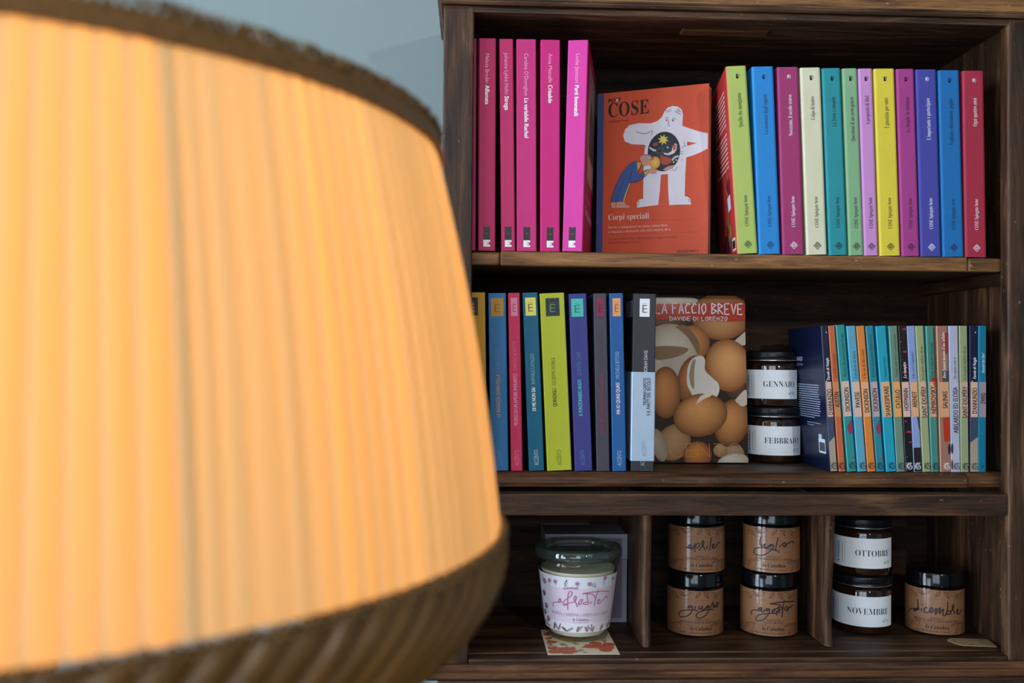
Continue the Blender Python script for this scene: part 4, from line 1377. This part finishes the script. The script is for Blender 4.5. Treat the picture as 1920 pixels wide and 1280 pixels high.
def leaf(p, u, v, L_, wd_, ang, col, lw=.00036, ly=1):
    ca, sa = math.cos(R(ang)), math.sin(R(ang))
    T = lambda a_, b2: (u + a_ * ca - b2 * sa, v + a_ * sa + b2 * ca)
    up = [T(L_ * t, wd_ * math.sin(math.pi * t ** .8)) for t in [k / 8 for k in range(9)]]
    dn = [T(L_ * t, -wd_ * math.sin(math.pi * t ** .8)) for t in [k / 8 for k in range(9)]]
    p.stroke(up, lw, col, ly, False); p.stroke(dn, lw, col, ly + .03, False)
    p.stroke([T(0, 0), T(L_, 0)], lw, col, ly + .06, False)
    for k in range(1, 6):
        t = k / 6.5
        p.stroke([T(L_ * t, 0), T(L_ * (t + .12), wd_ * .8 * math.sin(math.pi * t))], lw * .7, col, ly + .09, False)


def kraft_jar(px, yc, z, word, lines, brand_deg, label):
    jr, M = jar_root('candle_jar', px, yc, z, label, 'dark candle jars with kraft labels')
    r = KR
    lathe('glass_body', [(0.001, 0.0), (r - .004, 0.0), (r - .001, .0010), (r, .0035), (r, .0530), (r - .0015, .0545), (r - .003, .0555), (r - .003, .058), (.001, .058)], DARKG, jr)
    lathe('lid', [(r - .0030, .0556), (r - .0012, .0556), (r - .0008, .0560), (r - .0010, .0690), (r - .0016, .0702), (r - .0030, .0706), (.001, .0706)], LIDP, jr)
    ru = r + .0002
    KC = '#8f6242'
    lab_ = wrap('label', ru, ru, R(-100) * ru, R(100) * ru, .0022, .0522, KC, jr, KRAFT)
    dk = '#4a2e1e'
    p = Print()
    ox, oy, s_, strokes = WORDS[word]
    for st in strokes:
        p.stroke([cyl_hit(M, ru, ox + a_[0] / s_, oy + a_[1] / s_) for a_ in st], .0011, '#1c1620', 3)
    p.build('month_lettering', lab_, cyl(ru))
    p = Print()
    c_ = R(brand_deg) * ru
    p.text(lines[0], c_, .0190, .0022, dk, .0150, 0, 'serif', -0.014, 'c')
    p.text(lines[1], c_, .0160, .0026, dk, len(lines[1]) * .00165, 0, 'serif', -0.012, 'c')
    p.build('scent_lettering', lab_, cyl(ru))
    p = Print()
    p.text('la Calathea.', c_, .0085, .0042, '#38241a', .0262, 0, 'bital', 0, 'c')
    p.text('casa del profumo artigianale', c_, .0050, .0014, dk, .026, 0, 'sans', 0, 'c')
    p.build('brand_lettering', lab_, cyl(ru))
    p = Print()
    for vv in (.0418, .0141):
        p.stroke([(R(-85 + 10 * k) * ru, vv) for k in range(18)], .00025, '#6a4630', 1, False)
    rng = random.Random(5)
    for u_, v_, L_, wd_, an in ((-.030, .047, .012, .002, -20), (-.018, .050, .009, .002, -35), (-.004, .0505, .012, .0022, 200), (.006, .0515, .009, .0018, 235), (.010, .0515, .010, .0018, -55), (.014, .0505, .014, .0022, -18), (.034, .048, .012, .002, 200),
                               (-.040, .006, .016, .0032, 20), (-.030, .0035, .019, .0048, 38), (-.020, .003, .010, .0016, 15), (.024, .004, .016, .0026, 50), (.034, .003, .014, .0024, 70), (.018, .013, .012, .0016, 8)):
        leaf(p, u_, v_, L_, wd_, an, '#452818')
    p.build('leaf_drawing', lab_, cyl(ru))
    return jr


kraft_jar(1303.5, 0.098, Z3 + .0003, 'giugno', ('ESSENZA N.06', 'BASILICO E AGRUMI MEDITERRANEI'), 14, 'kraft labelled jar reading giugno, lower left of the four middle jars')
kraft_jar(1305.7, 0.098, Z3 + .0711, 'aprile', ('ESSENZA N.04', 'MANDORLA, MIELE E CEDRO'), 12, 'kraft labelled jar reading aprile, stacked on the giugno jar')
kraft_jar(1441.5, 0.095, Z3 + .0003, 'agosto', ('ESSENZA N.08', 'LATTE DI FICO'), 10, 'kraft labelled jar reading agosto on the bottom shelf')
kraft_jar(1446, 0.095, Z3 + .0711, 'luglio', ('ESSENZA N.07', 'FICHI, ROSMARINO E LAVANDA'), 6, 'kraft labelled jar reading luglio, stacked on the agosto jar')
kraft_jar(1752, 0.097, Z3 + .0003, 'dicembre', ('ESSENZA N.12', 'BISCOTTI, ANICE STELLATO E MIELE'), 6, 'kraft labelled jar reading dicembre alone in the right compartment')

# --- glass jar with flared rim
gj, GM = jar_root('glass_candle_jar', 1084, 0.083, Z3 + .0010, 'clear flared glass candle jar with a pink floral label and glass lid', 'candle')
gj['category'] = 'candle jar'
del gj['group']
rb_, rt_ = 0.0352, 0.0446
RAD = lambda z: rb_ + (rt_ - rb_) * min(1, max(0, (z - .004) / .072))
outer = [(0.001, 0), (rb_ - .004, 0), (rb_ - .001, .0012), (rb_, .004)] + [(RAD(z), z) for z in (.02, .04, .06, .076)] + [(rt_ + .0006, .080), (rt_ + .0022, .083), (rt_ + .0026, .086), (rt_ + .0012, .0885), (rt_ - .0012, .0885), (rt_ - .0022, .086), (rt_ - .0028, .076), (RAD(.04) - .0025, .04), (rb_ - .0025, .006), (.001, .005)]
lathe('glass_body', outer, CLEAR, gj, 72)
lathe('wax', [(.001, .0052), (rb_ - .0045, .0053), (rb_ - .0027, .0085), (RAD(.04) - .0027, .04), (RAD(.076) - .0029, .0765), (RAD(.076) - .006, .0760), (.001, .0752)], WAX, gj, 64)
lathe('lid', [(.001, .0905), (rt_ - .006, .0905), (rt_ - .004, .0892), (rt_ + .0032, .0892), (rt_ + .0046, .0908), (rt_ + .0050, .0945), (rt_ + .0046, .0985), (rt_ + .0030, .1005), (rt_ - .0010, .1010), (rt_ - .0030, .0995), (rt_ - .0060, .0985), (rt_ - .0085, .1000), (rt_ - .0110, .0990), (rt_ - .0120, .0965), (.001, .0960)], LIDGLASS, gj, 72)
lz0, lz1 = .0115, .0735
ru = RAD(lz0) + .0004
vs, fs, cs = [], [], []
n = 64
zs = [lz0, .0225, .0610, lz1]
for i in range(n + 1):
    a_ = R(-150 + 300 * i / n)
    for z in zs:
        r_ = RAD(z) + .0004
        vs.append((r_ * math.sin(a_), -r_ * math.cos(a_), z))
for i in range(n):
    for j in range(3):
        fs.append((4 * i + j, 4 * i + 4 + j, 4 * i + 5 + j, 4 * i + 1 + j))
        inside = -62 < -150 + 300 * i / n < 78
        cs.append(lin('#e6d6e6') if (j == 1 and inside) else lin('#ebebf2'))
me = mesh('label', vs, fs, True); paint(me, cs)
gl = link('label', me, LABEL, gj)
RM = RAD(.042)
cone = lambda u, v, l: ((RAD(v) + .0006 + EPS * l) * math.sin(u / RM), -(RAD(v) + .0006 + EPS * l) * math.cos(u / RM), v)
p = Print()
AF = [[(120, 660), (125, 580), (170, 530), (290, 520), (300, 460), (330, 420), (360, 450), (330, 530), (295, 540), (310, 470), (350, 430), (365, 510), (400, 550), (450, 500), (560, 410), (660, 330), (690, 240), (650, 190), (600, 230), (570, 350), (560, 500), (550, 770)], [(550, 640), (500, 590), (440, 580), (430, 620), (470, 630), (540, 570), (640, 540), (750, 515), (800, 430), (800, 360), (770, 340), (740, 400), (760, 490), (810, 580), (840, 680)], [(990, 440), (930, 450), (880, 540), (890, 600), (950, 570), (970, 470), (1000, 450)], [(1130, 220), (1115, 330), (1140, 480), (1155, 580), (1080, 595), (1010, 580), (1060, 530), (1140, 520)], [(1240, 500), (1230, 590)], [(1255, 378), (1253, 394)], [(1420, 155), (1380, 330), (1345, 500), (1325, 650)], [(1740, 205), (1600, 190), (1350, 205), (1100, 240), (980, 265), (1180, 265), (1300, 310), (1350, 400)], [(1430, 510), (1480, 470), (1460, 430), (1430, 490), (1430, 560), (1480, 570), (1560, 480), (1640, 370), (1680, 360), (1710, 400)]]
for st in AF:
    p.stroke([cyl_hit(GM, RM, 1030 + a_[0] / 16, 1095 + a_[1] / 16) for a_ in st], .0009, '#bf6a92', 3)
p.build('name_lettering', gl, cone)
p = Print()
c_ = R(5) * RM
p.text('PEONIA, LAMPONE e MIRTO SELVATICO', c_, .0300, .0036, '#b09cae', .0700, 0, 'serif', -0.012, 'c')
p.text('la Calathea.', c_, .0250, .0032, '#a892a8', .0190, 0, 'bital', 0, 'c')
p.text('casa del profumo artigianale', c_, .0226, .0012, '#b8a4b8', .0190, 0, 'sans', 0, 'c')
p.build('scent_lettering', gl, cone)
p = Print()
rng = random.Random(11)
for k in range(11):                                   # flower heads and stems above and below the pink field
    u = R(-75 + 15 * k + rng.uniform(-4, 4)) * RM
    v0 = .0625
    top = v0 + rng.uniform(.004, .009)
    p.stroke([(u, v0), (u + rng.uniform(-.002, .002), (v0 + top) / 2), (u + rng.uniform(-.004, .004), top)], .0004, '#6c5c68', 2)
    if k % 3 != 1:
        for q in range(5):
            a_ = q * 1.256
            p.blob(u + .0014 * math.cos(a_), top + .0014 * math.sin(a_), .0011, .0011, '#c69ab6', '#b483a4', 3 + q * .15, n=8, rings=1)
        p.blob(u, top, .0007, .0007, '#9c6888', '#9c6888', 4.5, n=8, rings=1)
    else:
        leaf(p, u, v0, .0085, .0013, rng.uniform(30, 150), '#8c7c8c', .0003)
    v1 = .0125
    col = rng.choice(('#7c6474', '#a4846c', '#a47c90'))
    for q in range(3):
        leaf(p, u, v1, rng.uniform(.006, .010), .0010, 90 + rng.uniform(-60, 60), col, .0004)
for u_, v_ in ((-.010, .0612), (-.006, .0618), (-.002, .0616), (-.013, .0606)):
    p.blob(u_, v_, .0026, .0013, '#b08cb0', '#c8a0bc', 4, n=10, rings=1)
for u_, v_, c2 in ((-.040, .064, '#b47c9c'), (-.044, .05, '#7c5c74'), (-.042, .036, '#a4607c'), (-.040, .022, '#b4708c'), (-.047, .028, '#8c6478')):
    for q in range(5):
        p.blob(u_ + .002 * math.cos(q * 1.256), v_ + .002 * math.sin(q * 1.256), .0016, .0016, c2, c2, 3 + q * .15, n=8, rings=1)
p.build('flower_drawing', gl, cone)

# --- gift box behind the glass jar
bx0, bx1 = at(1022, 1168, 0.128).x, at(1175, 1168, 0.128).x
bz = at(1100, 1001.5, 0.128).z
gb = tag(empty('gift_box', Matrix.Translation(((bx0 + bx1) / 2, 0.128, Z3 + .0003))), 'pale mauve cardboard gift box standing behind the glass candle jar', 'box')
hw, hh = (bx1 - bx0) / 2, bz - Z3
BOXM = plain('mauve_card', '#94838e', 0.6, 0.4, noise_amt=0.04, nscale=60)
BOXT = plain('mauve_card_edge', '#9f98a4', 0.6, 0.4, noise_amt=0.04, nscale=60)
bm = bmesh.new()
add_box(bm, -hw, hw, 0, 0.068, 0, hh - .030, .0006)
link('box_base', bm_mesh('box_base', bm), BOXT, gb)
bm = bmesh.new()
add_box(bm, -hw - .0004, hw + .0004, -.0004, 0.0685, hh - .0297, hh, .0006)
link('box_lid', bm_mesh('box_lid', bm), BOXT, gb)
p = Print()
p.rect(-hw + .006, hw - .006, .005, hh - .005, '#836c7c')
p.build('front_panel', gb, lambda u, v, l: (u, -.0005 - EPS * l, v), LABEL)

# --- floral card under the jar
c0, c1 = onz(1027, 1228, Z3), onz(1163, 1228, Z3)
cw = c1.x - c0.x
fc = tag(empty('floral_card', Matrix.Translation((c0.x, c0.y, Z3 + .0001)) @ Matrix.Rotation(R(0.5), 4, 'Z')), 'square card printed with orange flowers lying under the glass jar', 'card')
bm = bmesh.new(); add_box(bm, 0, cw, 0, .088, 0, .0006, .0001, 1)
me = bm_mesh('card', bm); paint(me, [lin('#f0dec0')] * len(me.polygons)); link('card', me, LABEL, fc)
p = Print()
rng = random.Random(21)
CT = lambda X, Y: (lambda q: (q.x - c0.x, q.y - c0.y))(onz(1010 + X / 12, 1165 + Y / 12, Z3))
for X, Y, rx in ((430, 690, .022), (1470, 590, .024), (260, 480, .010), (760, 620, .006), (180, 300, .012), (160, 380, .010)):
    u, v = CT(X, Y)
    for k in range(16):
        a_ = rng.uniform(0, 6.28); d_ = rng.uniform(0, .75)
        uu, vv = u + rx * d_ * math.cos(a_), v + rx * .75 * d_ * math.sin(a_)
        if .004 < uu < cw - .004 and vv > .005:
            p.blob(uu, vv, rx * .3, rx * .26, rng.choice(('#d8684a', '#c9543a', '#e07c5c')), '#d06048', 1 + k, n=9, rings=1)
for k in range(60):
    u, v = rng.uniform(.004, cw - .008), rng.uniform(.004, .08)
    c2 = rng.choice(('#b89a5c', '#9c8c5c', '#c47c64', '#8a7a50', '#d8a868'))
    leaf(p, u, v, rng.uniform(.004, .009), .0010, rng.uniform(0, 360), c2, .0007, 18 + k * .1)
p.v = [(min(max(a_, .0006), cw - .0006), max(b2, .0012), l) for a_, b2, l in p.v]
p.build('flower_print', fc, lambda u, v, l: (u, v, .00062 + .00002 * l))

# --- kraft tag on the shelf
TP = [(645, 1045), (690, 1020), (1215, 1038), (1350, 1140), (870, 1122), (760, 1095), (660, 1058)]
W = [onz(1690 + X / 7.53, 1060 + Y / 7.53, Z3 + .001) for X, Y in TP]
o0 = sum(W, Vector()) / len(W)
kt = tag(empty('paper_tag', Matrix.Translation((o0.x, o0.y, Z3 + .0002))), 'small kraft paper tag lying flat in the lower right corner', 'tag')
bm = bmesh.new()
f = bm.faces.new([bm.verts.new((q.x - o0.x, q.y - o0.y, 0)) for q in W])
ex_ = bmesh.ops.extrude_face_region(bm, geom=[f])
bmesh.ops.translate(bm, verts=[v for v in ex_['geom'] if isinstance(v, bmesh.types.BMVert)], vec=(0, 0, .0007))
me = bm_mesh('tag_paper', bm); paint(me, [lin('#a58a66')] * len(me.polygons)); link('tag_paper', me, LABEL, kt)
p = Print()
q = onz(1690 + 745 / 7.53, 1060 + 1058 / 7.53, Z3 + .001)
p.blob(q.x - o0.x, q.y - o0.y, .0012, .0018, '#4a3626', '#4a3626', 2, n=12, rings=1)
for X0, X1, Y in ((940, 1170, 1055), (1110, 1160, 1090), (985, 1010, 1108)):
    a_, b2 = onz(1690 + X0 / 7.53, 1060 + Y / 7.53, Z3 + .001), onz(1690 + X1 / 7.53, 1060 + Y / 7.53, Z3 + .001)
    p.stroke([(a_.x - o0.x + (b2.x - a_.x) * k / 8, a_.y - o0.y + .0012 * math.sin(k * 2.1)) for k in range(9)], .0007, '#3c2e28', 2)
p.build('handwriting', kt, lambda u, v, l: (u, v, .00072 + .00003 * l))

# ------------------------------------------------------------------ the lamp in the foreground
LX, LY = -0.285, -0.35
RT, HT, RB, HB = 0.2607, 1.4325, 0.3037, 1.1908
KL = 0.70                                   # the shade is drawn large and then brought to its true size
PX, PY_ = -0.1995, -0.530
lamp = tag(empty('floor_lamp', Matrix.Translation((PX, PY_, 0.0))), 'large floor lamp with a pleated cream shade and brown trim, blurred in the foreground', 'lamp')


def fabric(name, col, trans, mixf):
    m = bpy.data.materials.new(name)
    m.use_nodes = True
    nt = m.node_tree
    nt.nodes.remove(nt.nodes['Principled BSDF'])
    out = nt.nodes['Material Output']
    d = N(nt, 'ShaderNodeBsdfDiffuse')
    t = N(nt, 'ShaderNodeBsdfTranslucent')
    a_ = N(nt, 'ShaderNodeVertexColor', layer_name='Col')
    c1_ = cmix(nt, 1.0, a_.outputs['Color'], lin(col), 'MULTIPLY')
    c2_ = cmix(nt, 1.0, a_.outputs['Color'], lin(trans), 'MULTIPLY')
    nt.links.new(c1_, d.inputs['Color'])
    nt.links.new(c2_, t.inputs['Color'])
    mx = N(nt, 'ShaderNodeMixShader')
    nt.links.new(math_n(nt, 'MULTIPLY', a_.outputs['Alpha'], mixf), mx.inputs[0])
    nt.links.new(d.outputs[0], mx.inputs[1])
    nt.links.new(t.outputs[0], mx.inputs[2])
    nt.links.new(mx.outputs[0], out.inputs['Surface'])
    return m


SHADE = fabric('cream_pleated_silk', '#ecd2a0', '#f6c47a', 0.6)
rng = random.Random(3)
NP = 150
d_ = ray(318, 640); o_ = CAM - Vector((LX, LY, 0)); A_ = d_.x ** 2 + d_.y ** 2; B_ = 2 * (o_.x * d_.x + o_.y * d_.y)
t_ = (-B_ - math.sqrt(B_ * B_ - 4 * A_ * (o_.x ** 2 + o_.y ** 2 - .285 ** 2))) / (2 * A_)
SEAM = math.atan2(o_.y + d_.y * t_, o_.x + d_.x * t_) % (2 * math.pi)
angs, rad, cols = [], [], []
a_ = 0.0
ws = [rng.uniform(.75, 1.25) for _ in range(NP)]
tot = sum(ws)
for k in range(NP):
    wk = ws[k] / tot * 2 * math.pi
    amp = rng.uniform(.0009, .0023)
    tone = rng.uniform(.90, 1.0)
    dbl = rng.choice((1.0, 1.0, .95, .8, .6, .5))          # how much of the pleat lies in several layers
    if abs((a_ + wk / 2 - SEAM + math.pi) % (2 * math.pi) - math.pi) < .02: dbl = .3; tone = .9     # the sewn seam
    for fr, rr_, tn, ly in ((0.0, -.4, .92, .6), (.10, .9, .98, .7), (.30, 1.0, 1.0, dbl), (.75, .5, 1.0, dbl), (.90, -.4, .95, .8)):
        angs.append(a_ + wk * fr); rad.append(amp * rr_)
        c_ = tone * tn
        cols.append((c_, c_, c_, ly))
    a_ += wk
nz_ = 14
vs, fs, cs = [], [], []
m_ = len(angs)
for j in range(nz_ + 1):
    t = j / nz_
    z = HB + (HT - HB) * t
    r0 = RB + (RT - RB) * t + 0.004 * math.sin(math.pi * t)
    k_ = 0.55 + 0.45 * math.sin(math.pi * min(1, max(0, t))) 
    for i in range(m_):
        q = angs[i] + .0012 * math.sin(3 * t + i * .7)
        r_ = r0 + rad[i] * k_
        vs.append((r_ * math.cos(q), r_ * math.sin(q), z))
for j in range(nz_):
    for i in range(m_):
        i2 = (i + 1) % m_
        fs.append((j * m_ + i, j * m_ + i2, (j + 1) * m_ + i2, (j + 1) * m_ + i))
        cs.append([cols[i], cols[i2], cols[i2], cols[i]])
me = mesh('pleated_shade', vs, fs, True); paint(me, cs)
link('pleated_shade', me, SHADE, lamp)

VELV = plain('brown_velvet_ribbon', '#6e4d28', 0.8, 0.2, noise_amt=0.25, nscale=300)
VELV.node_tree.nodes['Principled BSDF'].inputs['Sheen Weight'].default_value = 0.08
BEADM = plain('gold_beads', '#74552e', 0.34, 0.6, 0.4, noise_amt=0.3, nscale=200)
SATIN = plain('olive_brown_satin', '#6a4a24', 0.36, 0.4, 0.0, noise_amt=0.2, nscale=60)
SATIN.node_tree.nodes['Principled BSDF'].inputs['Anisotropic'].default_value = 0.4


def band(name, r0, z0, r1, z1, th, mat):
    return lathe(name, [(r0 + th, z0), (r1 + th, z1), (r1 - th * .6, z1), (r0 - th * .6, z0)], mat, lamp, 160, True, True)


band('top_ribbon', RT + .002, HT - .001, RT - .001, HT + .0105, .003, VELV)


def beads(name, r, z, n, size, rows, mat, seed):
    g = random.Random(seed)
    bm = bmesh.new()
    bmesh.ops.create_icosphere(bm, subdivisions=1, radius=1)
    sv = [v.co.copy() for v in bm.verts]
    bm.verts.index_update()
    sf = [tuple(v.index for v in f.verts) for f in bm.faces]
    bm.free()
    vs, fs = [], []
    for q in range(rows):
        for k in range(n):
            a1 = 2 * math.pi * (k + .5 * q) / n
            s_ = size * g.uniform(.7, 1.2)
            rr_ = r + g.uniform(-.0006, .0006)
            c0_ = Vector((rr_ * math.cos(a1), rr_ * math.sin(a1), z + q * size * 1.3 + g.uniform(-.0004, .0004)))
            k0 = len(vs)
            vs += [c0_ + v * s_ for v in sv]
            fs += [tuple(k0 + i for i in f) for f in sf]
    o = link(name, mesh(name, vs, fs, True), mat, lamp)
    o['kind'] = 'stuff'
    return o


beads('top_bead_braid', RT + .0012, HT + .0118, 330, .0024, 2, BEADM, 1)
beads('bottom_bead_braid', RB + .0035, HB - .0045, 380, .0025, 2, BEADM, 2)
# lower skirt: twisted satin pleats that curl in
sp = [(0.0, .0030), (-.012, .0045), (-.024, .0025), (-.038, -.004), (-.052, -.013), (-.066, -.026), (-.080, -.044), (-.094, -.066), (-.104, -.090)]
NS = 96
vs, fs = [], []
for j, (dz, dr) in enumerate(sp):
    tw = -j * 0.034
    for k in range(NS):
        for fr, am in ((0, -.0050), (.14, .0014), (.5, .0034), (.86, .0006)):
            q = 2 * math.pi * (k + fr) / NS + tw
            fl = .35 + .65 * min(1, j / 3)
            r_ = RB + dr + am * fl * (1 + .3 * math.sin(k * 2.3))
            vs.append((r_ * math.cos(q), r_ * math.sin(q), HB - .001 + dz))
m_ = NS * 4
for j in range(len(sp) - 1):
    for i in range(m_):
        i2 = (i + 1) % m_
        fs.append((j * m_ + i2, j * m_ + i, (j + 1) * m_ + i, (j + 1) * m_ + i2))
link('pleated_skirt', mesh('pleated_skirt', vs, fs, True), SATIN, lamp)
BRASS = plain('aged_brass', '#8a6a34', 0.35, 0.5, 0.9, noise_amt=0.2, nscale=40)
lathe('bottom_ring', [(RB - .091, HB - .107), (RB - .088, HB - .105), (RB - .091, HB - .103), (RB - .094, HB - .105)], BRASS, lamp, 96, True, True)
bm = bmesh.new()
for k in range(3):
    q = 2 * math.pi * k / 3 + .4
    m1 = Matrix.Rotation(q, 4, 'Z') @ Matrix.Translation((RT / 2, 0, HT + .004)) @ Matrix.Diagonal((RT - .004, .004, .004, 1))
    bmesh.ops.create_cube(bm, size=1, matrix=m1)
link('shade_spider', bm_mesh('shade_spider', bm), BRASS, lamp)
for o in list(lamp.children):
    o.data.transform(Matrix.Translation((0, 0, 1.30 * (1 - KL))) @ Matrix.Diagonal((KL, KL, KL, 1)))
lathe('stem', [(.001, .03), (.009, .03), (.009, 1.155), (.014, 1.158), (.014, 1.196), (.010, 1.198), (.001, 1.198)], BRASS, lamp, 24)
lathe('base', [(.001, 0.0005), (.14, .0005), (.14, .012), (.12, .022), (.05, .03), (.02, .05), (.001, .05)], BRASS, lamp, 64)
BULB = bpy.data.materials.new('bulb_glass'); BULB.use_nodes = True
b = BULB.node_tree.nodes['Principled BSDF']
b.inputs['Base Color'].default_value = (1, .85, .6, 1)
b.inputs['Emission Color'].default_value = (1, .68, .36, 1)
b.inputs['Emission Strength'].default_value = 6.0
lathe('bulb', [(.001, 1.198), (.010, 1.200), (.012, 1.210), (.022, 1.232), (.022, 1.246), (.014, 1.262), (.001, 1.267)], BULB, lamp, 32)
light('lamp_bulb_light', 'POINT', (PX, PY_, 1.290), (PX, PY_, 0), 2.2, (1.0, 0.58, 0.225), shadow_soft_size=0.018)

# the lettering scratch object is no longer needed
o_, cu_, ts_ = _letter_object()
bpy.data.objects.remove(o_)
bpy.data.curves.remove(cu_)
bpy.data.scenes.remove(ts_)
